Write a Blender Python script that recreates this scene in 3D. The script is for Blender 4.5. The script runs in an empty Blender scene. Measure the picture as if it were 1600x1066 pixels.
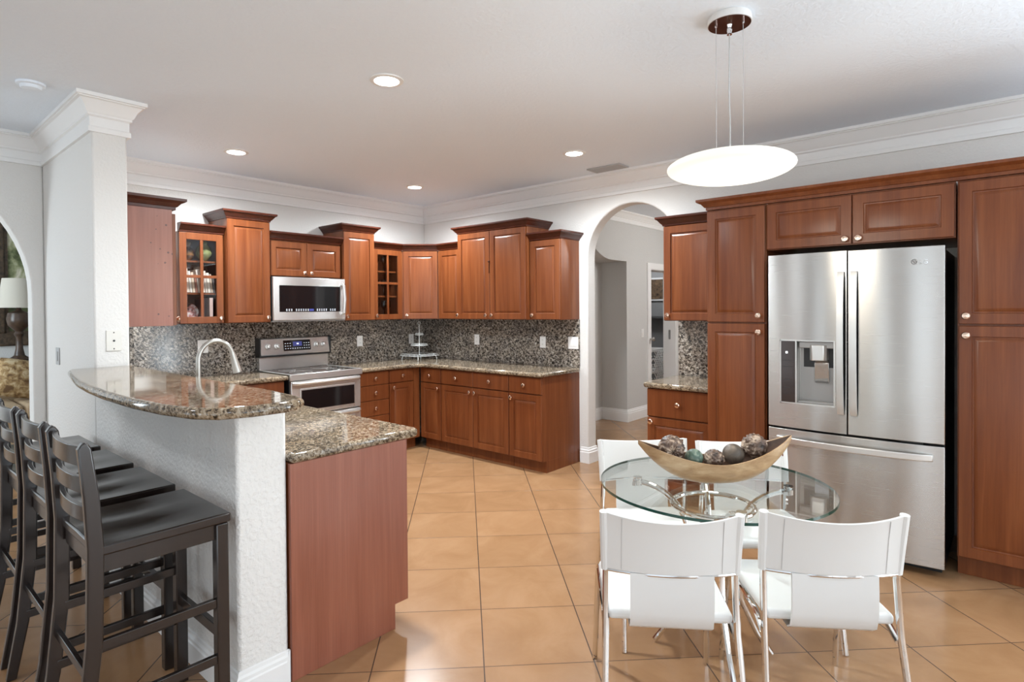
import bpy, math, random
from mathutils import Vector, Matrix
random.seed(7)
sc = bpy.context.scene
COL = sc.collection
PI = math.pi

# ------------------------------------------------------------------ camera
Fv = Vector((0.7495512650, 0.6618463681, -0.0115015682))
Rv = Vector((0.6618068031, -0.7496368705, -0.0075045183))
Uv = Vector((0.0135888378, 0.0019867948, 0.9999056936))
CAM = Vector((-4.7256871, -5.4277344, 1.4822371))
cd = bpy.data.cameras.new('camera')
cd.sensor_fit = 'HORIZONTAL'; cd.sensor_width = 36.0
cd.lens = 908.86965 * 36.0 / 1600.0
cd.shift_x = (800.0 - 783.25146) / 1600.0
cd.shift_y = (494.49219 - 533.0) / 1600.0
cd.clip_start = 0.05
cam = bpy.data.objects.new('camera', cd); COL.objects.link(cam)
cam.matrix_world = Matrix(((Rv.x, Uv.x, -Fv.x, CAM.x), (Rv.y, Uv.y, -Fv.y, CAM.y), (Rv.z, Uv.z, -Fv.z, CAM.z), (0, 0, 0, 1)))
sc.camera = cam

# ------------------------------------------------------------------ world, daylight, exposure
w = bpy.data.worlds.new('world'); sc.world = w; w.use_nodes = True
w.node_tree.nodes['Background'].inputs[0].default_value = (0.85, 0.93, 1.0, 1)
w.node_tree.nodes['Background'].inputs[1].default_value = 1.0
sc.view_settings.view_transform = 'Standard'
sc.view_settings.look = 'None'
sc.view_settings.gamma = 1.0
sc.view_settings.use_curve_mapping = False
sc.view_settings.exposure = 0.76

def area(name, loc, aim, sx, sy, power, color=(1, 1, 1), spread=180):
    l = bpy.data.lights.new(name, 'AREA'); l.shape = 'RECTANGLE'; l.size = sx; l.size_y = sy
    l.energy = power; l.color = color; l.spread = math.radians(spread)
    o = bpy.data.objects.new(name, l); COL.objects.link(o); o.location = loc
    o.rotation_euler = Vector(aim).to_track_quat('-Z', 'Y').to_euler()
    return o

DAY = (0.80, 0.92, 1.0)
SOUTH = [(.7, 2.5, .2, 2.45), (2.9, 4.7, .2, 2.45), (5.1, 6.9, .0, 2.40)]        # distance from x = -9, sill, head
WEST = [(.7, 1.9, .2, 2.45), (2.5, 3.5, .0, 2.40), (4.25, 4.75, .0, 2.40), (5.55, 6.05, .0, 2.40), (6.75, 7.35, .0, 2.40), (7.85, 8.5, .0, 2.40)]   # from y = -9
L_SOUTH, L_WEST, L_EAST = 1.6, 0.95, 9.5
EAST = [(.25, 1.25, .2, 2.45), (1.45, 2.45, .2, 2.45)]   # from y = -9 along x = 0
for i_, (a_, b_, c_, d_) in enumerate(SOUTH):
    area('daylight_south', (-9 + (a_ + b_) / 2, -9.28, (c_ + d_) / 2 - .05), (0, 1, .55),   # tilted upward to brighten the ceiling; the ground bounce is assumed
         b_ - a_, d_ - c_, L_SOUTH * PI * (b_ - a_) * (d_ - c_), DAY)
for i_, (a_, b_, c_, d_) in enumerate(WEST):
    area('daylight_west', (-9.28, -9 + (a_ + b_) / 2, (c_ + d_) / 2 - .05), (1, 0, .55), b_ - a_, d_ - c_, L_WEST * PI * (b_ - a_) * (d_ - c_), DAY)

for i_, (a_, b_, c_, d_) in enumerate(EAST):
    area('daylight_east', (.22, -9 + (a_ + b_) / 2, (c_ + d_) / 2 - .05), (-1, .25, .55), b_ - a_, d_ - c_, L_EAST * PI * (b_ - a_) * (d_ - c_), DAY)

ZC = 2.735
area('family_room_ceiling_light', (-6.3, -6.6, ZC - .02), (0, 0, -1), .6, .6, 12, (.95, .97, 1))  # added fill lamp at the ceiling, no fixture known here
area('breakfast_ceiling_light', (-2.2, -7.2, ZC - .02), (0, 0, -1), .6, .6, 6, (.95, .97, 1))  # extra fill for the breakfast end, an unseen added lamp
area('bar_ceiling_light', (-5.6, -2.2, ZC - .02), (0, 0, -1), .4, .4, 8, (.95, .97, 1))  # added fill lamp beside the bar, without a real fitting

# ------------------------------------------------------------------ node helpers
def newmat(name):
    m = bpy.data.materials.new(name); m.use_nodes = True
    nt = m.node_tree; b = nt.nodes['Principled BSDF']
    return m, nt, b
def N(nt, t, **kw):
    n = nt.nodes.new(t)
    for k, v in kw.items(): setattr(n, k, v)
    return n
def L(nt, a, b): nt.links.new(a, b)
def setp(b, **kw):
    for k, v in kw.items():
        b.inputs[k.replace('_', ' ')].default_value = v
def ramp(nt, fac, stops):
    r = N(nt, 'ShaderNodeValToRGB')
    e = r.color_ramp.elements
    while len(e) < len(stops): e.new(0.5)
    for i, (p, c) in enumerate(stops):
        e[i].position = p; e[i].color = (*c, 1)
    L(nt, fac, r.inputs[0]); return r.outputs[0]
def coords(nt, kind='Object', scale=(1, 1, 1), rot=(0, 0, 0)):
    tc = N(nt, 'ShaderNodeTexCoord'); mp = N(nt, 'ShaderNodeMapping')
    mp.inputs['Scale'].default_value = scale; mp.inputs['Rotation'].default_value = rot
    if kind == 'World':
        g = N(nt, 'ShaderNodeNewGeometry'); L(nt, g.outputs['Position'], mp.inputs[0])
    else: L(nt, tc.outputs[kind], mp.inputs[0])
    return mp.outputs[0]
def noise(nt, vec, scale, detail=4, rough=0.55, dist=0.0):
    n = N(nt, 'ShaderNodeTexNoise'); n.inputs['Scale'].default_value = scale
    n.inputs['Detail'].default_value = detail; n.inputs['Roughness'].default_value = rough
    n.inputs['Distortion'].default_value = dist
    L(nt, vec, n.inputs['Vector']); return n.outputs['Fac']
def bump(nt, b, h, strength=0.2, dist=0.01):
    n = N(nt, 'ShaderNodeBump'); n.inputs['Strength'].default_value = strength; n.inputs['Distance'].default_value = dist
    L(nt, h, n.inputs['Height']); L(nt, n.outputs[0], b.inputs['Normal'])
def mixc(nt, fac, a, b, mode='MIX'):
    n = N(nt, 'ShaderNodeMix', data_type='RGBA', blend_type=mode)
    for inp, v in ((n.inputs[0], fac), (n.inputs[6], a), (n.inputs[7], b)):
        if isinstance(v, (int, float)): inp.default_value = v
        elif isinstance(v, tuple): inp.default_value = (*v, 1)
        else: L(nt, v, inp)
    return n.outputs[2]
def simple(name, col, rough=0.5, metal=0.0, spec=0.5, coat=0.0):
    m, nt, b = newmat(name); setp(b, Base_Color=(*col, 1), Roughness=rough, Metallic=metal, Specular_IOR_Level=spec, Coat_Weight=coat)
    return m

def wood(name, c0, c1, c2, rough=0.3, sc_=(22, 22, 1.1), spec=.38):
    m, nt, b = newmat(name)
    v = coords(nt, 'World', sc_)
    n1 = noise(nt, v, 1.0, 5, 0.6, 0.5)
    v2 = coords(nt, 'World', (160, 160, 3.0))
    n2 = noise(nt, v2, 1.0, 3, 0.6)
    c = ramp(nt, n1, [(0.28, c0), (0.5, c1), (0.72, c2)])
    k = ramp(nt, n2, [(0.35, (0.8, 0.78, 0.76)), (0.65, (1.1, 1.1, 1.1))])
    L(nt, mixc(nt, 0.4, c, k, 'MULTIPLY'), b.inputs['Base Color'])
    setp(b, Roughness=rough, Specular_IOR_Level=spec)
    bump(nt, b, n2, 0.04, 0.002)
    return m
M = {}
M['cherry'] = wood('cherry_wood', (.130, .033, .0095), (.172, .049, .0150), (.220, .070, .023))
M['cherry_trim'] = wood('cherry_trim', (.052, .0115, .005), (.066, .015, .0065), (.084, .020, .009))
M['cherry_panel'] = wood('cherry_panel', (.245, .078, .045), (.285, .096, .057), (.325, .115, .07), rough=0.28, spec=.6)  # paler pinkish cherry: window glare put into the colour
M['cherry_dark'] = simple('cherry_shadow_gap', (.03, .009, .005), .5)
M['espresso'] = wood('espresso_wood', (.012, .008, .0065), (.016, .0105, .009), (.022, .0145, .012), rough=.22, spec=.6)
M['espresso'].node_tree.nodes['Principled BSDF'].inputs['Coat Weight'].default_value = .2
M['espresso'].node_tree.nodes['Principled BSDF'].inputs['Coat Roughness'].default_value = .1

def worn_glare_panel():  # pink window glare in the base colour; the dark chips are wear
    m = wood('cherry_panel_worn', (.245, .078, .045), (.285, .096, .057), (.325, .115, .07), rough=0.28, spec=.6)
    nt = m.node_tree; b = nt.nodes['Principled BSDF']; src = b.inputs['Base Color'].links[0].from_socket
    v = coords(nt, 'World'); vo = N(nt, 'ShaderNodeTexVoronoi'); vo.inputs['Scale'].default_value = 24; vo.inputs['Randomness'].default_value = 1; L(nt, v, vo.inputs['Vector'])
    n = noise(nt, v, 5.5, 2, .5)
    d = N(nt, 'ShaderNodeMath', operation='LESS_THAN'); L(nt, vo.outputs['Distance'], d.inputs[0]); d.inputs[1].default_value = .16
    g = N(nt, 'ShaderNodeMath', operation='GREATER_THAN'); L(nt, n, g.inputs[0]); g.inputs[1].default_value = .56
    k = N(nt, 'ShaderNodeMath', operation='MULTIPLY'); L(nt, d.outputs[0], k.inputs[0]); L(nt, g.outputs[0], k.inputs[1])
    L(nt, mixc(nt, k.outputs[0], src, (.09, .028, .02)), b.inputs['Base Color']); return m
M['cherry_worn'] = worn_glare_panel()
def granite(name, warm):  # one stone, two tones: its different lighting is put into the colour
    m, nt, b = newmat(name)
    v = coords(nt, 'World', (1, 1, 1), (0.5, 0.4, 0.7))
    sq = N(nt, 'ShaderNodeMapping'); sq.inputs['Scale'].default_value = (1.0, 0.55, 0.8); L(nt, v, sq.inputs[0])
    n1 = noise(nt, sq.outputs[0], 78 if warm else 66, 7, 0.66, 0.8)
    n2 = noise(nt, v, 9, 3, 0.5)
    if warm:
        a = [(0.34, (.012, .009, .008)), (0.42, (.10, .07, .045)), (0.50, (.29, .22, .145)), (0.58, (.39, .325, .24)), (0.68, (.56, .52, .46))]
    else:
        a = [(0.38, (.009, .008, .008)), (0.445, (.055, .046, .04)), (0.50, (.22, .185, .15)), (0.56, (.36, .32, .275)), (0.66, (.58, .55, .51))]
    c = ramp(nt, n1, a)
    vo = N(nt, 'ShaderNodeTexVoronoi'); vo.inputs['Scale'].default_value = 85; L(nt, sq.outputs[0], vo.inputs['Vector'])
    dk = ramp(nt, vo.outputs['Distance'], [(0.16, (.05, .04, .035)), (0.30, (1, 1, 1))])
    c = mixc(nt, 0.55, c, dk, 'MULTIPLY')
    k = ramp(nt, n2, [(0.3, (.60, .60, .62)), (0.7, (1.0, .96, .91))] if warm else [(0.3, (.72, .72, .74)), (0.7, (1.16, 1.12, 1.06))])
    L(nt, mixc(nt, 1.0, c, k, 'MULTIPLY'), b.inputs['Base Color'])
    setp(b, Roughness=0.07 if warm else .14, Specular_IOR_Level=0.55)
    return m
M['granite'] = granite('granite_polished', True)
M['granite_wall'] = granite('granite_splash', False)

def paint(name, col, scale=70, st=0.25, rough=.7):
    m, nt, b = newmat(name)
    v = coords(nt, 'World')
    n = noise(nt, v, scale, 3, .5)
    r = ramp(nt, n, [(0.42, (0, 0, 0)), (0.6, (1, 1, 1))])
    setp(b, Base_Color=(*col, 1), Roughness=rough, Specular_IOR_Level=.3)
    bump(nt, b, r, st, .004)
    return m
M['wall'] = paint('wall_paint', (.76, .745, .72))
M['pony'] = paint('pony_wall_paint', (.78, .765, .74), 55, .5)
M['ceiling'] = paint('ceiling_paint', (.82, .885, .96), 45, .25)
M['trim'] = simple('white_trim', (.86, .855, .845), .35)
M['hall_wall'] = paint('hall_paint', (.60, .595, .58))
M['white'] = simple('white_plastic', (.82, .81, .79), .35)
M['dark_slot'] = simple('dark_slot', (.05, .05, .05), .5)
M['grey_vent'] = simple('vent_grey', (.42, .42, .42), .45)

def tile():
    m, nt, b = newmat('floor_tile')
    g = N(nt, 'ShaderNodeNewGeometry')
    T, A0, B0, q = 0.46344, 0.56319, -2.00041, 2 ** -0.5
    def axis(vec, off):
        d = N(nt, 'ShaderNodeVectorMath', operation='DOT_PRODUCT'); L(nt, g.outputs['Position'], d.inputs[0]); d.inputs[1].default_value = vec
        s = N(nt, 'ShaderNodeMath', operation='SUBTRACT'); L(nt, d.outputs['Value'], s.inputs[0]); s.inputs[1].default_value = off
        v = N(nt, 'ShaderNodeMath', operation='DIVIDE'); L(nt, s.outputs[0], v.inputs[0]); v.inputs[1].default_value = T
        f = N(nt, 'ShaderNodeMath', operation='FRACT'); L(nt, v.outputs[0], f.inputs[0])
        a = N(nt, 'ShaderNodeMath', operation='SUBTRACT'); L(nt, f.outputs[0], a.inputs[0]); a.inputs[1].default_value = .5
        ab = N(nt, 'ShaderNodeMath', operation='ABSOLUTE'); L(nt, a.outputs[0], ab.inputs[0])
        fl = N(nt, 'ShaderNodeMath', operation='FLOOR'); L(nt, v.outputs[0], fl.inputs[0])
        return ab.outputs[0], fl.outputs[0]
    ra, rf = axis((q, -q, 0), A0); sa, sf = axis((q, q, 0), B0)
    def line(a, wdt):
        n = N(nt, 'ShaderNodeMath', operation='GREATER_THAN'); L(nt, a, n.inputs[0]); n.inputs[1].default_value = .5 - wdt / T / 2; return n.outputs[0]
    mx = N(nt, 'ShaderNodeMath', operation='MAXIMUM'); L(nt, line(ra, .0052), mx.inputs[0]); L(nt, line(sa, .0040), mx.inputs[1])
    cb = N(nt, 'ShaderNodeCombineXYZ'); L(nt, rf, cb.inputs[0]); L(nt, sf, cb.inputs[1])
    wn = N(nt, 'ShaderNodeTexWhiteNoise', noise_dimensions='2D'); L(nt, cb.outputs[0], wn.inputs['Vector'])
    ofs = N(nt, 'ShaderNodeVectorMath', operation='MULTIPLY_ADD'); L(nt, wn.outputs['Color'], ofs.inputs[0]); ofs.inputs[1].default_value = (7, 7, 7); L(nt, g.outputs['Position'], ofs.inputs[2])
    n1 = noise(nt, ofs.outputs[0], 3.2, 6, .62, .8)
    c = ramp(nt, n1, [(0.28, (.290, .157, .074)), (0.5, (.330, .183, .090)), (0.72, (.372, .213, .110))])
    k = ramp(nt, wn.outputs['Value'], [(0, (.94, .93, .92)), (1, (1.05, 1.05, 1.05))])
    c = mixc(nt, 1.0, c, k, 'MULTIPLY')
    c = mixc(nt, mx.outputs[0], c, (.075, .045, .03))
    L(nt, c, b.inputs['Base Color'])
    rr = N(nt, 'ShaderNodeMapRange'); L(nt, n1, rr.inputs[0]); rr.inputs[3].default_value = .16; rr.inputs[4].default_value = .30
    L(nt, rr.outputs[0], b.inputs['Roughness'])
    setp(b, Specular_IOR_Level=.5)
    inv = N(nt, 'ShaderNodeMath', operation='SUBTRACT'); inv.inputs[0].default_value = 1; L(nt, mx.outputs[0], inv.inputs[1])
    bump(nt, b, inv.outputs[0], .5, .002)
    return m
M['tile'] = tile()

def steel(name, rough=.22, col=(.60, .59, .575), scale=(4, 4, 320)):
    m, nt, b = newmat(name)
    v = coords(nt, 'World', scale)
    n = noise(nt, v, 1.0, 3, .6)
    rr = N(nt, 'ShaderNodeMapRange'); L(nt, n, rr.inputs[0]); rr.inputs[3].default_value = rough - .02; rr.inputs[4].default_value = rough + .03
    L(nt, rr.outputs[0], b.inputs['Roughness'])
    setp(b, Base_Color=(*col, 1), Metallic=1.0, Anisotropic=.92)
    b.inputs['Anisotropic Rotation'].default_value = .25
    tg = N(nt, 'ShaderNodeTangent', direction_type='RADIAL', axis='Z'); L(nt, tg.outputs[0], b.inputs['Tangent'])
    return m
M['steel'] = steel('brushed_steel', .26, (.53, .518, .50))
M['steel_light'] = steel('light_brushed_steel', .24, (.66, .65, .635)); M['steel_light'].node_tree.nodes['Principled BSDF'].inputs['Metallic'].default_value = .78  # lighter copy of the steel, bright window reflections put into its colour
M['steel_plain'] = simple('satin_steel', (.66, .65, .63), .32, .85)
M['nickel'] = simple('brushed_nickel', (.40, .38, .35), .3, .9)
M['chrome'] = simple('chrome', (.80, .80, .80), .05, 1.0)
M['knob'] = simple('copper_knob', (.80, .60, .48), .16, 1.0)
M['black_glass'] = simple('black_glass', (.006, .006, .007), .06, 0, .6)
M['black'] = simple('black_plastic', (.012, .012, .013), .4)
M['grey_plastic'] = simple('grey_plastic', (.33, .32, .31), .3, .4)
M['leather'] = simple('white_leather', (.72, .715, .70), .42)
M['seam'] = simple('seam_shadow', (.5, .49, .48), .7)
M['thread'] = simple('white_thread', (.9, .9, .9), .6)
M['wire'] = simple('silver_wire', (.74, .76, .75), .4, .25)
M['bronze'] = simple('bronze_disc', (.12, .055, .04), .25, .8)

def emis(name, col, st):
    m, nt, b = newmat(name)
    setp(b, Base_Color=(*col, 1), Emission_Color=(*col, 1), Emission_Strength=st, Roughness=.4); return m
M['lamp_lens'] = emis('downlight_lens', (1, .97, .92), 9)
M['shade'] = emis('opal_glass', (1, .965, .84), .50); M['shade'].node_tree.nodes['Principled BSDF'].inputs['Base Color'].default_value = (.30, .29, .27, 1)
M['display'] = emis('blue_display', (.05, .06, .25), .12)
M['glyph'] = emis('display_mark', (.75, .8, .9), .7)

def thin_glass(name, tint, ior=1.5):
    m, nt, b = newmat(name); nt.nodes.remove(b)
    out = nt.nodes['Material Output']
    t = N(nt, 'ShaderNodeBsdfTransparent'); t.inputs[0].default_value = (*tint, 1)
    g = N(nt, 'ShaderNodeBsdfGlossy'); g.inputs['Roughness'].default_value = .01
    lw = N(nt, 'ShaderNodeLayerWeight'); lw.inputs[0].default_value = .5
    pw = N(nt, 'ShaderNodeMath', operation='POWER'); L(nt, lw.outputs['Facing'], pw.inputs[0]); pw.inputs[1].default_value = 4.0
    f0 = ((ior - 1) / (ior + 1)) ** 2
    ma = N(nt, 'ShaderNodeMath', operation='MULTIPLY_ADD'); L(nt, pw.outputs[0], ma.inputs[0]); ma.inputs[1].default_value = 1 - f0; ma.inputs[2].default_value = f0
    mx = N(nt, 'ShaderNodeMixShader'); L(nt, ma.outputs[0], mx.inputs[0]); L(nt, t.outputs[0], mx.inputs[1]); L(nt, g.outputs[0], mx.inputs[2])
    L(nt, mx.outputs[0], out.inputs[0]); return m
M['glass'] = thin_glass('table_glass', (.965, .99, .982))
M['glass_edge'] = simple('glass_edge_green', (.008, .06, .045), .06, 0, .6)
M['pane'] = thin_glass('cabinet_pane', (.9, .9, .9), 1.35)
M['crystal'] = thin_glass('crystal', (.82, .84, .84), 1.7)

def mottled(name, stops, scale=18, rough=.5, st=.0, stretch=(1, 1, 1)):
    m, nt, b = newmat(name)
    v = coords(nt, 'Object', stretch); n = noise(nt, v, scale, 5, .6, .4)
    L(nt, ramp(nt, n, stops), b.inputs['Base Color']); setp(b, Roughness=rough)
    if st: bump(nt, b, n, st, .01)
    return m
M['bowl_wood'] = mottled('bowl_wood', [(.3, (.25, .135, .062)), (.5, (.39, .245, .125)), (.7, (.52, .37, .22))], 9, .38, .05, (1, 1, 3))
M['bowl_in'] = mottled('bowl_inner_wood', [(.3, (.07, .04, .028)), (.7, (.16, .10, .07))], 14, .4)
M['ball_green'] = mottled('green_mottled', [(.35, (.03, .05, .035)), (.5, (.10, .16, .12)), (.65, (.30, .33, .26))], 26, .45)
M['ball_grey'] = mottled('grey_brown', [(.35, (.055, .042, .032)), (.65, (.15, .115, .085))], 20, .45)
M['fabric_gold'] = mottled('gold_floral', [(.38, (.16, .085, .035)), (.5, (.42, .27, .12)), (.62, (.66, .52, .32))], 16, .8)
M['sofa'] = mottled('tan_upholstery', [(.3, (.40, .28, .17)), (.7, (.50, .37, .23))], 30, .85)
M['canvas'] = mottled('foliage_painting', [(.34, (.02, .018, .012)), (.44, (.10, .12, .045)), (.52, (.32, .33, .18)), (.6, (.68, .63, .50)), (.68, (.30, .14, .08))], 3.2, .5)
M['frame_dark'] = mottled('carved_frame', [(.3, (.02, .013, .01)), (.7, (.13, .085, .05))], 24, .35, .3)
M['lamp_bronze'] = mottled('lamp_bronze', [(.3, (.03, .018, .012)), (.7, (.10, .06, .04))], 14, .3)
M['lamp_shade'] = simple('cream_lampshade', (.60, .56, .48), .8)
M['plate'] = simple('cream_plate', (.74, .72, .67), .35)
M['pull_string'] = simple('cord_grey', (.5, .5, .5), .4)

# ------------------------------------------------------------------ mesh builder
class MB:
    def __init__(s): s.v = []; s.f = []
    def add(s, vs, fs):
        n = len(s.v); s.v += [tuple(p) for p in vs]; s.f += [tuple(i + n for i in f) for f in fs]
        return s
    def box(s, x0, x1, y0, y1, z0, z1):
        x0, x1 = sorted((x0, x1)); y0, y1 = sorted((y0, y1)); z0, z1 = sorted((z0, z1))
        vs = [(x0, y0, z0), (x1, y0, z0), (x1, y1, z0), (x0, y1, z0), (x0, y0, z1), (x1, y0, z1), (x1, y1, z1), (x0, y1, z1)]
        return s.add(vs, [(0, 3, 2, 1), (4, 5, 6, 7), (0, 1, 5, 4), (1, 2, 6, 5), (2, 3, 7, 6), (3, 0, 4, 7)])
    def prism(s, pts, z0, z1):
        a = sum(pts[i][0] * pts[(i + 1) % len(pts)][1] - pts[(i + 1) % len(pts)][0] * pts[i][1] for i in range(len(pts)))
        if a < 0: pts = pts[::-1]
        n = len(pts)
        vs = [(x, y, z0) for x, y in pts] + [(x, y, z1) for x, y in pts]
        return s.add(vs, [tuple(range(n - 1, -1, -1)), tuple(range(n, 2 * n))] + [(i, (i + 1) % n, n + (i + 1) % n, n + i) for i in range(n)])
    def xz_prism(s, pts, y0, y1):          # outline in x,z, extruded along y
        a = sum(pts[i][0] * pts[(i + 1) % len(pts)][1] - pts[(i + 1) % len(pts)][0] * pts[i][1] for i in range(len(pts)))
        if a < 0: pts = pts[::-1]
        n = len(pts); y0, y1 = sorted((y0, y1))
        vs = [(x, y0, z) for x, z in pts] + [(x, y1, z) for x, z in pts]
        return s.add(vs, [tuple(range(n)), tuple(range(2 * n - 1, n - 1, -1))] + [((i + 1) % n, i, n + i, n + (i + 1) % n) for i in range(n)])
    def tube(s, pts, r, seg=10, closed=False, sx=1.0):
        P = [Vector(p) for p in pts]; n = len(P)
        R = r if isinstance(r, (list, tuple)) else [r] * n
        T = []
        for i in range(n):
            if closed: t = P[(i + 1) % n] - P[i - 1]
            else: t = P[min(i + 1, n - 1)] - P[max(i - 1, 0)]
            T.append(t.normalized())
        up = Vector((0, 0, 1)) if abs(T[0].z) < .9 else Vector((1, 0, 0))
        u = T[0].cross(up).normalized(); vs = []
        for i in range(n):
            u = (u - T[i] * u.dot(T[i])).normalized(); v = T[i].cross(u)
            for k in range(seg):
                a = 2 * PI * k / seg
                vs.append(P[i] + (u * math.cos(a) * sx + v * math.sin(a)) * R[i])
        fs = []
        m = n if closed else n - 1
        for i in range(m):
            for k in range(seg):
                a, b = i * seg + k, i * seg + (k + 1) % seg
                c, d = ((i + 1) % n) * seg + (k + 1) % seg, ((i + 1) % n) * seg + k
                fs.append((a, b, c, d))
        if not closed:
            fs.append(tuple(range(seg - 1, -1, -1))); fs.append(tuple((n - 1) * seg + k for k in range(seg)))
        return s.add(vs, fs)
    def lathe(s, prof, seg=24, c=(0, 0, 0), axis='Z', caps=True):
        vs = []; n = len(prof)
        for r, h in prof:
            for k in range(seg):
                a = 2 * PI * k / seg; x, y = r * math.cos(a), r * math.sin(a)
                if axis == 'Z': vs.append((c[0] + x, c[1] + y, c[2] + h))
                elif axis == '-Y': vs.append((c[0] + x, c[1] - h, c[2] + y))
                elif axis == 'X': vs.append((c[0] + h, c[1] + x, c[2] + y))
        fs = []
        for i in range(n - 1):
            for k in range(seg):
                fs.append((i * seg + k, i * seg + (k + 1) % seg, (i + 1) * seg + (k + 1) % seg, (i + 1) * seg + k))
        if caps: fs.append(tuple(range(seg - 1, -1, -1))); fs.append(tuple((n - 1) * seg + k for k in range(seg)))
        return s.add(vs, fs)
    def sweep(s, path, prof, closed_path=False):   # profile (outward offset to the right of travel, z)
        P = [Vector((p[0], p[1])) for p in path]; n = len(P); k = len(prof); vs = []
        for i in range(n):
            ds = []
            if i > 0: ds.append((P[i] - P[i - 1]).normalized())
            if i < n - 1: ds.append((P[i + 1] - P[i]).normalized())
            nr = [Vector((d.y, -d.x)) for d in ds]
            if len(nr) == 2:
                mvec = (nr[0] + nr[1]); mvec = mvec / max(1e-6, (1 + nr[0].dot(nr[1])))
            else: mvec = nr[0]
            for o, z in prof: vs.append((P[i].x + mvec.x * o, P[i].y + mvec.y * o, z))
        fs = []
        for i in range(n - 1):
            for j in range(k):
                fs.append((i * k + j, i * k + (j + 1) % k, (i + 1) * k + (j + 1) % k, (i + 1) * k + j))
        fs.append(tuple(range(k - 1, -1, -1))); fs.append(tuple((n - 1) * k + j for j in range(k)))
        return s.add(vs, fs)
    def ell(s, c, rx, ry, rz, seg=24, rings=14, fn=None):
        vs = []; fs = []
        for i in range(rings + 1):
            th = PI * i / rings
            for k in range(seg):
                a = 2 * PI * k / seg
                d = Vector((math.sin(th) * math.cos(a), math.sin(th) * math.sin(a), math.cos(th)))
                q = fn(th, a) if fn else 1.0
                vs.append((c[0] + d.x * rx * q, c[1] + d.y * ry * q, c[2] + d.z * rz * q))
        for i in range(rings):
            for k in range(seg):
                fs.append((i * seg + k, (i + 1) * seg + k, (i + 1) * seg + (k + 1) % seg, i * seg + (k + 1) % seg))
        return s.add(vs, fs)
    def xform(s, mat):
        s.v = [tuple(mat @ Vector(p)) for p in s.v]; return s
    # slab front with routed rectangle, facing -y at y=-d
    def door(s, x0, x1, z0, z1, d, t=.02, m=.056, groove=True):
        loops = [(0, -d + t), (0, -d + .003), (.003, -d)]
        if groove: loops += [(m, -d), (m + .003, -d + .0085), (m + .010, -d + .0095), (m + .026, -d + .0015), (m + .030, -d + .0006)]
        vs = []
        for i, y in loops: vs += [(x0 + i, y, z0 + i), (x1 - i, y, z0 + i), (x1 - i, y, z1 - i), (x0 + i, y, z1 - i)]
        fs = [(0, 3, 2, 1)]
        for l in range(len(loops) - 1):
            for k in range(4):
                a, b = l * 4 + k, l * 4 + (k + 1) % 4
                fs.append((a, b, b + 4, a + 4))
        e = (len(loops) - 1) * 4; fs.append((e, e + 1, e + 2, e + 3))
        return s.add(vs, fs)

def obj(name, mb, mat, parent=None, bevel=0.0, seg=2, angle=35, loc=None, rotz=0.0):
    me = bpy.data.meshes.new(name); me.from_pydata(mb.v, [], mb.f); me.update()
    bm_fix(me)
    me.materials.append(M[mat] if isinstance(mat, str) else mat)
    for p in me.polygons: p.use_smooth = True
    me.set_sharp_from_angle(angle=math.radians(angle))
    o = bpy.data.objects.new(name, me); COL.objects.link(o)
    if parent: o.parent = parent
    if loc: o.location = loc
    if rotz: o.rotation_euler = (0, 0, rotz)
    if bevel:
        md = o.modifiers.new('bevel', 'BEVEL'); md.width = bevel; md.segments = seg; md.limit_method = 'ANGLE'; md.angle_limit = math.radians(40)
        md.harden_normals = False
    return o
import bmesh
def bm_fix(me):
    b = bmesh.new(); b.from_mesh(me); bmesh.ops.remove_doubles(b, verts=b.verts, dist=1e-6); bmesh.ops.recalc_face_normals(b, faces=b.faces); b.to_mesh(me); b.free()

def tag(o, label, cat, group=None):
    o['label'] = label; o['category'] = cat
    if group: o['group'] = group
    return o
def thing(name, label, cat, loc=(0, 0, 0), rotz=0.0, group=None):
    o = bpy.data.objects.new(name, None); COL.objects.link(o); o.empty_display_size = .1
    o.location = loc; o.rotation_euler = (0, 0, rotz)
    return tag(o, label, cat, group)
def struct(name, mb, mat, bevel=0.0, angle=35, seg=2):
    o = obj(name, mb, mat, None, bevel, seg, angle); o['kind'] = 'structure'; return o
def kids(o): return [c for c in bpy.data.objects if c.parent == o]
def dup(root, label, loc, rotz=None, group=None):
    r = root.copy(); COL.objects.link(r); r.location = loc; r['label'] = label
    if rotz is not None: r.rotation_euler = (0, 0, rotz)
    if group: r['group'] = group
    for ch in kids(root):
        c = ch.copy(); COL.objects.link(c); c.parent = r
        for g in kids(ch):
            d = g.copy(); COL.objects.link(d); d.parent = c
    return r
def arc(cx, cy, r, a0, a1, n):
    return [(cx + r * math.cos(math.radians(a0 + (a1 - a0) * i / n)), cy + r * math.sin(math.radians(a0 + (a1 - a0) * i / n))) for i in range(n + 1)]

# ------------------------------------------------------------------ the setting
struct('floor', MB().box(-9.2, 6.2, -9.2, 5.2, -.1, 0), 'tile')
struct('ceiling', MB().box(-9.2, 6.2, -9.2, 5.2, ZC, ZC + .1), 'ceiling')

def arch_outline(a0, a1, zs, n=24, shoulder=None):   # opening outline from bottom a0 up over to bottom a1
    r = (a1 - a0) / 2; c = (a0 + a1) / 2
    return [(a0, 0)] + [(c - r * math.cos(PI * i / n), zs + r * math.sin(PI * i / n)) for i in range(n + 1)] + [(a1, 0)]
def wall_with_arch(x0, x1, opening, y0, y1, ztop=ZC):
    # x/z outline with an opening that reaches the floor
    pts = [(x0, 0), (x0, ztop), (x1, ztop), (x1, 0)] + opening[::-1]
    return MB().xz_prism(pts, y0, y1)

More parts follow.
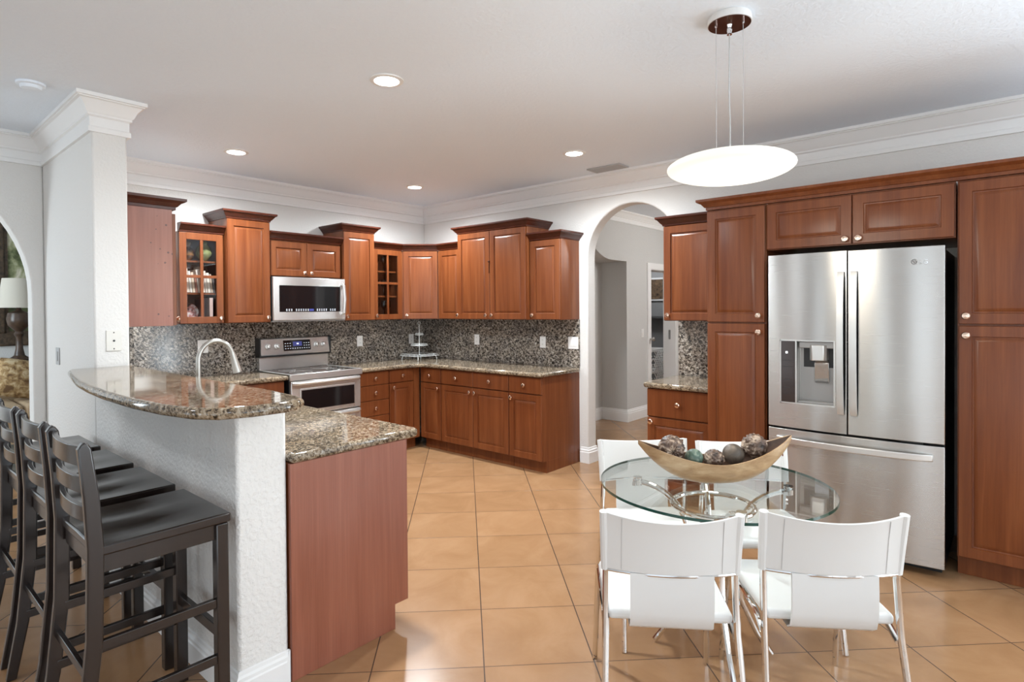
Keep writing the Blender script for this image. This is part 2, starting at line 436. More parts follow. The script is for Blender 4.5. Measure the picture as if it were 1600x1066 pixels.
# range wall, stub wall (column), right wall with arch
struct('wall_back', MB().box(-3.58, 0.13, 0.0, 0.14, 0, ZC), 'wall')
struct('wall_stub', MB().box(-3.76, -3.58, -1.425, 0.14, 0, ZC), 'wall', .012)
AR = arch_outline(2.36, 3.28, 1.98)
mb = wall_with_arch(0.0, 6.2, AR, -.07, .07)
mb.xform(Matrix(((0, 1, 0, .07), (-1, 0, 0, 0), (0, 0, 1, 0), (0, 0, 0, 1))))
struct('wall_right', mb, 'wall', .014, 50, 3)
AL = arch_outline(-5.75, -3.835, 1.62, 32)
struct('wall_left', wall_with_arch(-9.0, -3.76, AL, -.2, -.05), 'wall', .014, 50, 3)

def windowed_wall(name, length, holes, place):
    mb = MB(); a = 0.0
    for h0, h1, z0, z1 in holes:
        mb.box(a, h0, 0, .12, 0, ZC); mb.box(h0, h1, 0, .12, z1, ZC)
        if z0 > 0: mb.box(h0, h1, 0, .12, 0, z0)
        a = h1
    mb.box(a, length, 0, .12, 0, ZC); mb.xform(place); return struct(name, mb, 'wall')
def window_frame(name, h0, h1, z0, z1, n, place):
    mb = MB(); y0, y1 = -.02, .06; f = .055
    mb.box(h0, h0 + f, y0, y1, z0, z1); mb.box(h1 - f, h1, y0, y1, z0, z1)
    mb.box(h0, h1, y0, y1, z0, z0 + f); mb.box(h0, h1, y0, y1, z1 - f, z1)
    for i in range(1, n):
        x = h0 + (h1 - h0) * i / n; mb.box(x - .035, x + .035, y0, y1, z0, z1)
    mb.xform(place); return struct(name, mb, 'trim')
PS = Matrix(((1, 0, 0, -9.0), (0, -1, 0, -8.9), (0, 0, 1, 0), (0, 0, 0, 1)))
windowed_wall('wall_south', 9.0, SOUTH, PS)
for i_, h_ in enumerate(SOUTH): window_frame('window_%d' % (i_ + 1), *h_, 2, PS)
PE = Matrix(((0, 1, 0, .02), (1, 0, 0, -9.0), (0, 0, 1, 0), (0, 0, 0, 1)))
windowed_wall('wall_east', 2.8, EAST, PE)
for i_, h_ in enumerate(EAST): window_frame('window_%d' % (i_ + 20), *h_, 2, PE)
PW = Matrix(((0, -1, 0, -8.9), (1, 0, 0, -9.0), (0, 0, 1, 0), (0, 0, 0, 1)))
windowed_wall('wall_west', 14.2, WEST, PW)
for i_, h_ in enumerate(WEST): window_frame('window_%d' % (i_ + 4), *h_, 1, PW)
struct('wall_living', MB().box(-9.1, 2.0, 3.4, 3.52, 0, ZC), 'wall')
struct('wall_living_right', MB().box(-1.0, -.88, 0.14, 3.4, 0, ZC), 'wall')

# half wall under the raised bar
struct('wall_half', MB().box(-3.76, -3.56, -3.25, -1.425, 0, 1.124), 'pony', .012)

# hallway beyond the arch: thick wall with a shouldered niche and a laundry doorway
niche = [(2.05, 0), (2.05, 2.10), (1.68, 2.10)] + [(1.68 - .55 * math.sin(PI / 2 * i / 10) * 1.0, 2.10 + .42 * (1 - math.cos(PI / 2 * i / 10))) for i in range(1, 11)] + [(.75, 2.52), (.75, 0)]
pts = [(.14, 0), (.14, ZC), (2.69, ZC), (2.69, 0)] + niche
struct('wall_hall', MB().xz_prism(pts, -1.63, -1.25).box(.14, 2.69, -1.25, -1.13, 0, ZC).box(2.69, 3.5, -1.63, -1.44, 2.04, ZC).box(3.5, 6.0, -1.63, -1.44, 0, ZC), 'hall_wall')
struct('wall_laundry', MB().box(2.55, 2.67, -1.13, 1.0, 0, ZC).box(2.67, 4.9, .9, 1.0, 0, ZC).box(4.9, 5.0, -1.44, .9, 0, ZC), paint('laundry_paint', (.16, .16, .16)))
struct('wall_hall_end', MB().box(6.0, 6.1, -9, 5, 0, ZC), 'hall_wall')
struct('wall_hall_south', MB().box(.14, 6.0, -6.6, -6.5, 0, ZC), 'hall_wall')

# door casing
def casing():
    mb = MB(); f = .085
    mb.box(2.69 - f, 2.70, -1.65, -1.62, 0, 2.03).box(3.49, 3.5 + f, -1.65, -1.62, 0, 2.03).box(2.69 - f, 3.5 + f, -1.65, -1.62, 2.03, 2.03 + f)
    mb.box(2.69, 2.705, -1.64, -1.44, 0, 2.03).box(3.485, 3.5, -1.64, -1.44, 0, 2.03).box(2.69, 3.5, -1.64, -1.44, 2.02, 2.035)
    return mb
dr = struct('door_1', casing(), 'trim', .004)
obj('strike_plate', MB().box(3.482, 3.4845, -1.56, -1.53, 1.02, 1.16), 'grey_plastic', dr)

# mouldings
def crown_prof(h, p, zt=ZC):
    q = [(0, -1), (.20, -1), (.20, -.87), (.12, -.83), (.13, -.58), (.26, -.54), (.26, -.49), (.36, -.44), (.52, -.28), (.74, -.16), (.88, -.135), (.88, -.11), (1, -.10), (1, 0), (0, 0)]
    return [(a * p, zt + b * h) for a, b in q]
struct('trim_1', MB().sweep([(-8.98, -.2), (-3.76, -.2), (-3.76, -1.425), (-3.58, -1.425), (-3.58, 0), (0, 0), (0, -8.98)], crown_prof(.205, .088)), 'trim', 0, 25)
struct('trim_2', MB().sweep([(.14, -1.63), (6.0, -1.63)], crown_prof(.14, .07)), 'trim', 0, 25)
def base_prof(h=.125, t=.017): return [(0, 0), (t, 0), (t, h * .68), (t * .75, h * .72), (t * .75, h * .82), (t * .35, h * .88), (t * .3, h * .97), (0, h)]
struct('baseboard_left', MB().sweep([(-3.835, -.05), (-3.835, -.2), (-3.76, -.2), (-3.76, -3.25), (-3.56, -3.25), (-3.56, -3.262)], base_prof(.13)), 'trim', 0, 25)
struct('baseboard_right', MB().sweep([(0, -2.275), (0, -2.36), (.14, -2.36)], base_prof(.15, .02)), 'trim', 0, 25)
struct('baseboard_hall', MB().sweep([(.75, -1.25), (2.05, -1.25), (2.05, -1.63), (2.605, -1.63)], base_prof(.16, .018)), 'trim', 0, 25)

# ------------------------------------------------------------------ cabinets
KN = [(.006, 0), (.0065, .010), (.009, .015), (.0185, .024), (.0195, .029), (.016, .033), (.004, .035)]
def knob(parent, x, z, d):
    return obj('knob', MB().lathe(KN, 14, (x, -d, z), '-Y'), 'knob', parent)
CROWN = [(-.03, 0), (.004, 0), (.006, .010), (.018, .022), (.036, .046), (.044, .050), (.050, .056), (.050, .070), (-.03, .070)]
CROWNP = [(-.03, 0), (.004, 0), (.004, .018), (.012, .020), (.030, .042), (.044, .048), (.056, .056), (.056, .072), (-.03, .072)]
ROT = {'range': 0.0, 'right': -PI / 2, 'sink': PI / 2, 'stub': PI / 2}
def frame(wall, u, z0):
    return {'range': (u, 0, z0), 'right': (0, u, z0), 'sink': (-3.5555, u, z0), 'stub': (-3.579, u, z0)}[wall]
def cabinet(name, label, wall, u, z0, w_, h, d, fronts, toe=False, crown=None, cat='cabinet', group=None, body='cherry', open_front=False, prof=CROWN):
    """local frame: x to the right as one faces it, front towards -y, z up from its own base"""
    t = thing(name, label, cat, frame(wall, u, z0), ROT[wall], group)
    bd = d - .021; g = .002; mb = MB()
    if open_front:
        s = .018
        mb.box(g, s, -bd, -g, 0, h).box(w_ - s, w_ - g, -bd, -g, 0, h).box(g, w_ - g, -bd, -g, 0, s).box(g, w_ - g, -bd, -g, h - s, h).box(s, w_ - s, -.012, -g, s, h - s)
    elif toe:
        mb.box(g, w_ - g, -bd, -g, .11, h).box(g, w_ - g, -(d - .075), -g, 0, .11)
    else: mb.box(g, w_ - g, -bd, -g, 0, h)
    obj('carcass', mb, body, t, .0015)
    for f in fronts:
        kind, x0, x1, a, b = f[:5]
        if kind == 'door':
            o = obj('door', MB().door(x0, x1, a, b, d), 'cherry', t, 0, 2, 20)
            if len(f) > 5: knob(o, f[5], f[6], d)
        elif kind == 'drawer':
            o = obj('drawer', MB().door(x0, x1, a, b, d, groove=False), 'cherry', t, 0, 2, 20)
            knob(o, (x0 + x1) / 2, (a + b) / 2, d)
        elif kind == 'glass':
            m, mu = .055, .012; xm = (x0 + x1) / 2; zm = (a + b) / 2 + .015; q = MB(); y0, y1 = -d, -d + .02
            q.box(x0, x0 + m, y0, y1, a, b).box(x1 - m, x1, y0, y1, a, b).box(x0 + m, x1 - m, y0, y1, a, a + m).box(x0 + m, x1 - m, y0, y1, b - m, b)
            q.box(xm - mu, xm + mu, y0, y1, a + m, b - m).box(x0 + m, xm - mu, y0, y1, zm - mu, zm + mu).box(xm + mu, x1 - m, y0, y1, zm - mu, zm + mu)
            o = obj('door', q, 'cherry', t, .002)
            obj('glass_pane', MB().box(x0 + m, x1 - m, -d + .009, -d + .012, a + m, b - m), 'pane', o)
            knob(o, f[5], f[6], d)
        elif kind == 'shelf':
            obj('shelf', MB().box(.019, w_ - .019, -bd + .03, -.013, a, a + .016), 'cherry', t)
        elif kind == 'filler':
            obj('filler_strip', MB().box(x0, x1, -d, -bd, a, b), 'cherry', t)
    if crown:
        path = []
        fd = d - .004
        if 'l' in crown: path.append((0, -g))
        path += [(0, -fd), (w_, -fd)]
        if 'r' in crown: path.append((w_, -g))
        obj('crown_molding', MB().sweep(path, [(o_, z + h) for o_, z in prof]), 'cherry_trim', t, 0, 2, 25)
    return t

ZU = 1.383; HL = .762; HT = .905; DU = .323; DT = .375
kz = .045      # knob height above the door's lower edge
# range wall, uppers
cabinet('wall_cabinet', 'cherry wall cabinet left of the sink wall, its blotched plain pinkish side panel facing us', 'stub', -1.26, 1.392, .42, .765, DU,
        [('door', .003, .417, .004, .74, .05, kz)], crown='lr', body='cherry_worn', prof=CROWNP)
cabinet('glass_wall_cabinet', 'cherry glass-door wall cabinet holding books and vases, beside the pinkish side panel', 'range', -2.905, ZU, .362, HL, DU,
        [('shelf', 0, 0, .245, 0), ('shelf', 0, 0, .515, 0), ('glass', .003, .352, .004, .755, .325, kz)], crown='f', open_front=True)
cabinet('wall_cabinet', 'tall narrow cherry wall cabinet with crown, directly left of the microwave', 'range', -2.541, ZU, .386, HT, DT,
        [('door', .003, .383, .004, .90, .352, kz)], crown='lr')
cabinet('wall_cabinet', 'short two-door cherry cabinet above the microwave', 'range', -2.153, 1.805, .762, .34, .345,
        [('door', .012, .379, .006, .325, .345, .04), ('door', .383, .75, .006, .325, .417, .04)], crown='f')
cabinet('wall_cabinet', 'tall narrow cherry wall cabinet with crown, directly right of the microwave', 'range', -1.389, ZU, .378, HT, DT,
        [('door', .003, .375, .004, .90, .03, kz)], crown='lr')
cabinet('glass_wall_cabinet', 'small cherry glass-door wall cabinet holding glassware, near the corner', 'range', -1.009, ZU, .407, HL, DU,
        [('shelf', 0, 0, .245, 0), ('shelf', 0, 0, .515, 0), ('glass', .02, .402, .004, .755, .048, kz)], crown='f', open_front=True)
# diagonal corner
t = thing('corner_wall_cabinet', 'cherry corner wall cabinet with one diagonal door', 'cabinet', (0, 0, ZU))
a = DU - .021
obj('carcass', MB().prism([(-.6, -.003), (-.6, -a), (-a, -.598), (-.003, -.598), (-.003, -.003)], 0, HL), 'cherry', t)
c45 = math.sqrt(.5); lw = math.hypot(.6 - DU, .6 - DU)
o = obj('door', MB().door(.006, lw - .006, .004, .755, .001), 'cherry', t, 0, 2, 20, (-.6 + .002, -DU - .002, 0), -PI / 4)
knob(o, .045, kz, .001)
obj('crown_molding', MB().sweep([(-.6, -DU), (-DU, -.6)], [(o_, z + HL) for o_, z in CROWN]), 'cherry_trim', t, 0, 2, 25)
# right wall, uppers
cabinet('wall_cabinet', 'low narrow cherry wall cabinet just right of the diagonal corner cabinet', 'right', -.602, ZU, .356, HL, DU,
        [('door', .006, .352, .004, .755, .325, kz)], crown='f')
t = cabinet('wall_cabinet', 'tall two-door cherry wall cabinet with a raised crown on the right splash wall', 'right', -.96, ZU, .945, HT, .37,
        [('door', .004, .463, .004, .90, .425, kz), ('door', .468, .932, .004, .90, .505, kz)], crown='lr')
obj('latch', MB().lathe([(.010, 0), (.009, .012), (.004, .014)], 12, (.462, -.37, .59), '-Y').box(.459, .465, -.374, -.37, .47, .58), 'bronze', t)
cabinet('wall_cabinet', 'cherry wall cabinet with warm lit side, nearest the arch on its left', 'right', -1.907, ZU, .362, HL, DU,
        [('door', .006, .356, .004, .755, .045, kz)], crown='r')
cabinet('wall_cabinet', 'cherry wall cabinet over the small counter, right of the arch', 'right', -3.30, ZU, .50, HL, .34,
        [('door', .004, .496, .004, .755, .045, kz)], crown='l')

# lower cabinets
HB = .874; DB = .61
def dz(a): return a
cabinet('base_cabinet', 'cherry base cabinet left of the range, mostly hidden behind the raised bar', 'range', -2.9, 0, .742, HB, DB,
        [('drawer', .004, .368, .715, .866), ('drawer', .372, .738, .715, .866), ('door', .004, .368, .118, .707, .34, .66), ('door', .372, .738, .118, .707, .40, .66)], toe=True)
cabinet('drawer_base_cabinet', 'cherry base cabinet of stacked drawers immediately right of the range', 'range', -1.378, 0, .363, HB, DB,
        [('drawer', .004, .358, .735, .866), ('drawer', .004, .358, .582, .730), ('drawer', .004, .358, .425, .577), ('drawer', .004, .358, .118, .42)], toe=True)
cabinet('base_cabinet', 'narrow cherry base cabinet in the corner with one drawer over one door', 'range', -1.014, 0, .40, HB, DB,
        [('drawer', .004, .318, .735, .866), ('door', .004, .318, .118, .728, .045, .685), ('filler', .322, .40, .118, .866)], toe=True)
cabinet('base_cabinet', 'narrow single-door cherry base cabinet on the right run next to the inner corner', 'right', -.622, 0, .322, HB, DB,
        [('drawer', .004, .318, .717, .866), ('door', .004, .318, .118, .708, .285, .665)], toe=True)
cabinet('base_cabinet', 'wide two-door cherry base cabinet in the middle of the right run', 'right', -.945, 0, .93, HB, DB,
        [('drawer', .004, .463, .717, .866), ('drawer', .468, .926, .717, .866), ('door', .004, .463, .118, .708, .43, .665), ('door', .468, .926, .118, .708, .50, .665)], toe=True)
cabinet('base_cabinet', 'end cherry base cabinet of the right run with exposed plain side panel', 'right', -1.876, 0, .388, HB, DB,
        [('drawer', .004, .384, .717, .866), ('door', .004, .384, .118, .708, .04, .665)], toe=True)
cabinet('base_cabinet', 'small cherry base cabinet with drawer right of the arch', 'right', -3.29, 0, .514, HB, DB,
        [('drawer', .004, .510, .655, .866), ('door', .004, .510, .118, .645, .04, .615)], toe=True)
# peninsula base units, doors towards the range
t = cabinet('base_cabinet', 'peninsula cherry base cabinet whose plain pinkish end panel stands beside the half wall', 'sink', -3.25, 0, .62, HB, .592,
        [('drawer', .004, .612, .717, .866), ('door', .004, .306, .118, .708, .27, .665), ('door', .310, .612, .118, .708, .345, .665)], toe=True)
obj('end_panel', MB().xz_prism([(.0, 0), (.515, 0), (.515, .113), (.592, .113), (.592, .8735), (0, .8735)], -.001, -.018).xform(Matrix(((0, 1, 0, 0), (-1, 0, 0, 0), (0, 0, 1, 0), (0, 0, 0, 1)))), 'cherry_panel', t, .0015)
cabinet('base_cabinet', 'peninsula cherry sink cabinet hidden behind the raised bar', 'sink', -2.62, 0, 1.0, HB, .592,
        [('drawer', .004, .996, .717, .866), ('door', .004, .498, .118, .708, .46, .665), ('door', .502, .996, .118, .708, .54, .665)], toe=True)
cabinet('base_cabinet', 'peninsula cherry cabinet hidden at the inner end by the range wall', 'sink', -1.61, 0, .98, HB, .592,
        [('drawer', .004, .976, .717, .866), ('door', .004, .488, .118, .708, .45, .665), ('door', .492, .976, .118, .708, .53, .665)], toe=True)

# tall units round the fridge (one continuous crown belongs to the first)
XP = .71
def tall(label, u, w_, doors, z0=0.0, h=2.165, name='pantry_cabinet', crown=None):
    t = cabinet(name, label, 'right', u, z0, w_, h, XP, doors, toe=(z0 == 0))
    return t
tall('tall cherry pantry cabinet with two stacked doors on the left side of the fridge', -3.806, .396,
     [('door', .004, .388, .118, 1.375, .352, 1.32), ('door', .004, .388, 1.386, 2.155, .352, 1.43)])
tall('two-door cherry cabinet bridging over the stainless fridge', -4.204, .984,
     [('door', .004, .487, .005, .297, .455, .035), ('door', .492, .975, .005, .297, .525, .035)], 1.858, .307, 'bridge_cabinet')
tall('tall cherry pantry cabinet at the right edge of the picture', -5.19, .46,
     [('door', .008, .452, .118, 1.375, .04, 1.325), ('door', .008, .452, 1.386, 2.155, .04, 1.43)])
tall('further tall cherry pantry cabinet beyond the right edge of the picture', -5.652, .46,
     [('door', .008, .452, .118, 1.375, .04, 1.325), ('door', .008, .452, 1.386, 2.155, .04, 1.43)])
cm = obj('cabinet_crown', MB().sweep([(0, -3.806 + 0), (-XP + .004, -3.806), (-XP + .004, -6.11)][::1], [(o_, z + 2.166) for o_, z in CROWNP]), 'cherry', None, 0, 2, 25)
# travel is -x then -y: the outside of the first leg lies to its right (+y), of the second to its right (-x)
tag(cm, 'long cherry crown molding running above the fridge and both pantries', 'molding')

# ------------------------------------------------------------------ worktops and splashes
def slab(name, pts, z0, z1, label, r=.016):
    o = obj(name, MB().prism(pts, z0, z1), 'granite', None, r, 5, 50); return tag(o, label, 'countertop')
ZT = .915
p = [(-3.555, -3.285)] + arc(-2.935, -3.235, .05, -90, 0, 6) + [(-2.885, -.80)] + arc(-2.735, -.80, .15, 180, 90, 6)[1:] + [(-2.136, -.65), (-2.136, -.024), (-3.555, -.024)]
slab('countertop', p, ZT - .04, ZT, 'peninsula granite countertop, low level, running back to the left of the range')
p = [(-1.391, -.65), (-.80, -.65)] + arc(-.80, -.80, .15, 90, 0, 6)[1:] + [(-.65, -2.255)] + [(-.63, -2.285)] + [(-.024, -2.285), (-.024, -.024), (-1.391, -.024)]
slab('countertop', p, ZT - .04, ZT, 'L-shaped granite countertop turning the corner from the range to the arch')
p = [(-.024, -3.265)] + [(-.60, -3.265)] + arc(-.60, -3.315, .05, 90, 180, 6) + [(-.65, -3.80), (-.024, -3.80)]
slab('countertop', p, ZT - .04, ZT, 'small granite countertop between the arch and the left pantry')
bar = [(-3.765, -1.43), (-3.885, -1.43), (-3.905, -1.50), (-3.954, -1.80), (-4.0, -2.10), (-4.025, -2.38), (-4.038, -2.68), (-4.033, -3.0), (-4.012, -3.22), (-3.975, -3.39), (-3.92, -3.48), (-3.82, -3.515), (-3.70, -3.52), (-3.65, -3.51), (-3.61, -3.475), (-3.592, -3.42), (-3.575, -3.2), (-3.575, -1.43)]
slab('bar_countertop', bar, 1.125, 1.165, 'curved raised granite bar top on the half wall above the stools', .018)

def splash(label, mb): return tag(obj('backsplash', mb, 'granite_wall', None, .001), label, 'backsplash')
splash('granite backsplash behind the range and under the glass cabinets', MB().box(-3.555, -.024, -.022, -.001, ZT - .001, 1.381))
splash('granite backsplash on the right wall under the tall two-door cabinet', MB().box(-.022, -.001, -2.272, -.001, ZT - .001, 1.381))
splash('granite backsplash strip above the small counter right of the arch', MB().box(-.022, -.001, -3.80, -3.282, ZT - .001, 1.381))
splash('granite backsplash slab edge along the sink wall by the white column', MB().box(-3.579, -3.557, -1.42, -.001, ZT - .001, 1.39))

# ------------------------------------------------------------------ wall plates
def plate(label, loc, rotz, w_=.072, h=.115, kind='outlet', mat='white', name=None, gangs=1):
    nm = name or ('outlet_plate' if kind == 'outlet' else 'switch_plate')
    t = thing(nm, label, 'outlet' if kind == 'outlet' else 'switch', loc, rotz)
    obj('cover_plate', MB().box(-w_ / 2, w_ / 2, -.006, 0, -h / 2, h / 2), mat, t, .002)
    for g_ in range(gangs):
        x = (g_ - (gangs - 1) / 2) * .046
        if kind == 'outlet':
            for s in (-1, 1):
                q = obj('receptacle', MB().box(x - .014, x + .014, -.0085, -.006, s * .022 - .014, s * .022 + .014), mat, t, .002)
                obj('slot', MB().box(x - .006, x - .004, -.0092, -.0085, s * .022 - .004, s * .022 + .006).box(x + .004, x + .006, -.0092, -.0085, s * .022 - .004, s * .022 + .006), 'dark_slot', q)
        elif kind == 'switch':
            obj('rocker', MB().box(x - .016, x + .016, -.010, -.006, -.033, .033), mat, t, .002)
        else:
            obj('jack', MB().lathe([(.006, 0), (.006, .003), (.003, .004)], 12, (0, -.006, 0), '-Y'), 'dark_slot', t)
            for s in (-1, 1): obj('screw', MB().lathe([(.004, 0), (.003, .002)], 10, (0, -.006, s * .048), '-Y'), 'dark_slot', t)
    return t
plate('white outlet on the granite splash right of the range', (-.962, -.0222, 1.149), 0)
plate('white outlet on the granite splash in the corner behind the wire stand', (-.235, -.0222, 1.142), 0)
plate('white outlet on the granite splash behind the faucet', (-2.612, -.0222, 1.175), 0, .09)
plate('white outlet on the right granite splash nearest the corner', (-.0222, -.91, 1.15), -PI / 2)
plate('white outlet on the right granite splash under the end cabinet', (-.0222, -1.837, 1.15), -PI / 2)
plate('white double switch plate at the right end of the granite splash', (-.0222, -2.208, 1.153), -PI / 2, .118, .118, 'switch', gangs=2)
plate('cream phone jack plate with screws on the front of the white column', (-3.664, -1.4252, 1.316), 0, .078, .122, 'jack', 'plate')
plate('narrow grey switch plate on the shaded left side of the column', (-3.7602, -.565, 1.19), -PI / 2, .09, .115, 'switch', 'grey_vent')
plate('white light switch plate on the hallway wall beside the laundry door', (2.47, -1.6302, 1.15), 0, .072, .115, 'switch')

# ------------------------------------------------------------------ range
t = thing('electric_range', 'stainless double-oven electric range with black glass cooktop', 'range', (-2.128, 0, 0))
W = .732
obj('body', MB().box(0, W, -.62, -.03, .02, .895), 'black', t)
obj('cooktop', MB().box(-.008, W + .008, -.645, -.09, .916, .922), 'black_glass', t, .002)
obj('cooktop_rim', MB().box(-.01, W + .01, -.672, -.645, .868, .924).box(-.01, .02, -.645, -.09, .9165, .9245).box(W - .02, W + .01, -.645, -.09, .9165, .9245), 'steel_plain', t, .004)
for cx, cy, r in ((.19, -.50, .10), (.55, -.50, .085), (.19, -.25, .075), (.55, -.25, .10)):
    obj('burner_ring', MB().tube([(cx + r * math.cos(k * PI / 20), cy + r * math.sin(k * PI / 20), .9222) for k in range(40)], .0012, 4, True), 'grey_plastic', t)
obj('backguard_riser', MB().box(.0, W, -.085, -.03, .922, 1.045), 'steel_light', t, .002)
q = MB().xz_prism([(-.03, 1.06), (-.115, 1.06), (-.118, 1.075), (-.095, 1.215), (-.085, 1.225), (-.03, 1.225)], 0, W).xform(Matrix(((0, 1, 0, 0), (1, 0, 0, 0), (0, 0, 1, 0), (0, 0, 0, 1))))
bg = obj('control_panel', q, 'steel_light', t, .003)
obj('panel_cap', MB().box(-.014, 0, -.12, -.028, 1.05, 1.23).box(W, W + .014, -.12, -.028, 1.05, 1.23).box(-.014, W + .014, -.11, -.028, 1.046, 1.058), 'black', t, .003)
tilt = Matrix.Rotation(math.atan2(.023, .14), 4, 'X')
def on_panel(mb, x, z):     # place geometry built around origin facing -y onto the tilted panel
    yy = -.118 + (z - 1.075) / .14 * .023
    return mb.xform(Matrix.Translation((x, yy, z)) @ Matrix.Rotation(-math.atan2(.023, .14), 4, 'X'))
for x in (.075, .165, .585, .665):
    k = obj('control_knob', on_panel(MB().lathe([(.025, 0), (.025, .008), (.019, .010), (.018, .028), (.014, .03)], 18, (0, 0, 0), '-Y').box(-.004, .004, -.034, -.028, -.017, .017), x, 1.145), 'steel_plain', t)
d = obj('display', on_panel(MB().box(-.145, .145, -.004, .004, -.052, .052), .375, 1.147), 'black_glass', t, .004)
obj('screen', on_panel(MB().box(-.045, .05, -.0052, -.004, -.008, .036), .375, 1.147), 'display', d)
gl = MB()
for x in range(11):
    if not -0.05 < -.125 + x * .025 < .055:
        for zz in (-.03, -.005, .02): gl.box(-.125 + x * .025 - .005, -.125 + x * .025 + .005, -.0052, -.004, zz - .002, zz + .002)
    else: gl.box(-.125 + x * .025 - .005, -.125 + x * .025 + .005, -.0052, -.004, -.032, -.028)
gl.box(-.006, .002, -.006, -.0052, .008, .022).box(.006, .014, -.006, -.0052, .008, .022)
obj('button_mark', on_panel(gl, .375, 1.147), 'glyph', d)
def oven_door(z0, z1, wz0, wz1):
    d = obj('oven_door', MB().box(.004, W - .004, -.66, -.622, z0, z1), 'steel_light', t, .006)
    fr = MB().box(.09, W - .07, -.665, -.66, wz0 - .016, wz1 + .016)
    obj('window_trim', fr, 'steel_plain', d, .004)
    obj('window', MB().box(.10, W - .08, -.667, -.664, wz0, wz1), 'black_glass', d, .001)
    zz = z1 - .022
    obj('handle', MB().tube([(.02, -.665, zz), (.05, -.695, zz), (W / 2, -.702, zz), (W - .05, -.695, zz), (W - .02, -.665, zz)], .014, 10), 'steel_plain', d)
oven_door(.555, .862, .595, .775); oven_door(.13, .548, .20, .47)
obj('storage_kick', MB().box(.01, W - .01, -.61, -.58, .02, .12), 'black', t)

# ------------------------------------------------------------------ microwave
t = thing('microwave', 'stainless over-the-range microwave under the short two-door cabinet', 'microwave', (-2.15, 0, 1.386))
W = .752; H = .412
obj('body', MB().box(0, W, -.385, -.003, .004, H), 'black', t, .002)
d = obj('door', MB().box(0, W, -.415, -.386, .012, H), 'steel_light', t, .006)
obj('window', MB().box(.055, W - .06, -.4165, -.414, .09, .335), 'black_glass', d, .004)
g = MB()
for i in range(22):
    if i not in (3, 10, 11, 12, 18):
        for zz in (.100, .112): g.box(.12 + i * .024, .12 + i * .024 + .011, -.4172, -.4165, zz, zz + .004)
obj('button_mark', g, 'glyph', d)
obj('clock_screen', MB().box(.355, .40, -.4172, -.4165, .098, .118), 'display', d)
obj('handle', MB().tube([(W - .035, -.41, .06), (W - .035, -.445, .075), (W - .032, -.458, .21), (W - .035, -.445, .345), (W - .035, -.41, .36)], .012, 10, sx=1.3), 'steel_plain', d)
obj('vent_lip', MB().box(.0, W, -.405, -.30, 0, .011), 'grey_plastic', t)

# ------------------------------------------------------------------ fridge
t = thing('refrigerator', 'stainless french-door fridge with ice dispenser between the pantry cabinets', 'refrigerator', (0, -4.247, 0), -PI / 2)
W = .90
obj('body', MB().box(.006, W - .006, -.735, -.05, .03, 1.80), 'black', t, .004)
def fx_(x): return -.808 - .030 * (1 - ((x - W / 2) / (W / 2)) ** 2)
def curved(x0, x1, z0, z1, back=-.742):
    n = 14; pts = [(x0, back)] + [(x0 + (x1 - x0) * i / n, fx_(x0 + (x1 - x0) * i / n)) for i in range(n + 1)] + [(x1, back)]
    return MB().prism(pts, z0, z1)
def bow_handle(x, z0, z1):
    y = fx_(x); n = 16; a = []; b = []
    for i in range(n + 1):
        s = i / n; q_ = math.sin(PI * s) ** .55
        a.append((y - .020 - .030 * q_, z0 + (z1 - z0) * s)); b.append((y - .006 - .028 * q_, z0 + (z1 - z0) * s))
    out = [(y + .006, z0 + .004)] + a + [(y + .006, z1 - .004)] + b[::-1]
    wv = .017
    mb = MB().xz_prism([(py_, pz_) for py_, pz_ in out], -wv, wv)
    mb.v = [(vy + x, vx, vz) for vx, vy, vz in mb.v]     # profile plane becomes y-z, width along x
    return mb
# left door is built round the dispenser recess
dx0, dx1, dz0, dz1 = .072, .382, .885, 1.282
q = curved(0, dx0, .735, 1.812); q.add(*(lambda m: (m.v, m.f))(curved(dx1, .443, .735, 1.812)))
q.add(*(lambda m: (m.v, m.f))(curved(dx0, dx1, .735, dz0))); q.add(*(lambda m: (m.v, m.f))(curved(dx0, dx1, dz1, 1.812)))
ld = obj('left_door', q, 'steel', t)
obj('handle', bow_handle(.415, .85, 1.69), 'steel_plain', ld, .005, 3)
ym = fx_((dx0 + dx1) / 2); yd = fx_(dx0) - .004
dp = obj('dispenser', MB().box(dx0, dx1, -.745, -.743, dz0, dz1).box(dx0, dx0 + .008, -.745, yd - .004, dz0, dz1).box(dx1 - .008, dx1, -.745, ym - .004, dz0, dz1)
         .box(dx0, dx1, -.745, yd - .004, dz0, dz0 + .008).box(dx0, dx1, -.745, yd - .004, dz1 - .008, dz1).box(dx0 + .09, dx0 + .098, -.745, yd - .006, dz0, dz1), 'steel_plain', t)
obj('touch_panel', MB().box(dx0 + .008, dx0 + .09, -.745, yd - .002, dz0 + .008, dz1 - .008), simple('smoked_panel', (.035, .022, .018), .12), dp)
pk = MB().box(dx0 + .034, dx0 + .046, yd - .0035, yd - .002, dz1 - .085, dz1 - .073)
obj('indicator', pk, emis('white_led', (.95, .97, 1), 1.6), dp)
mk = MB()
for zz in (.13, .17, .25, .30, .335): mk.box(dx0 + .022, dx0 + .06, yd - .0028, yd - .002, dz1 - zz, dz1 - zz + .003)
obj('panel_mark', mk, 'black', dp)
obj('recess', MB().add([(dx0 + .10, -.748, dz0 + .01), (dx1 - .01, -.748, dz0 + .01), (dx1 - .01, -.748, dz1 - .01), (dx0 + .10, -.748, dz1 - .01), (dx0 + .15, -.747, dz0 + .02), (dx1 - .01, -.79, dz0 + .01)], [(0, 1, 2, 3)]), 'grey_plastic', dp)
obj('cavity', MB().box(dx0 + .12, dx1 - .012, -.7495, -.747, dz1 - .17, dz1 - .04), 'black', dp)  # flat black sheet painting the recess shadow behind the chute
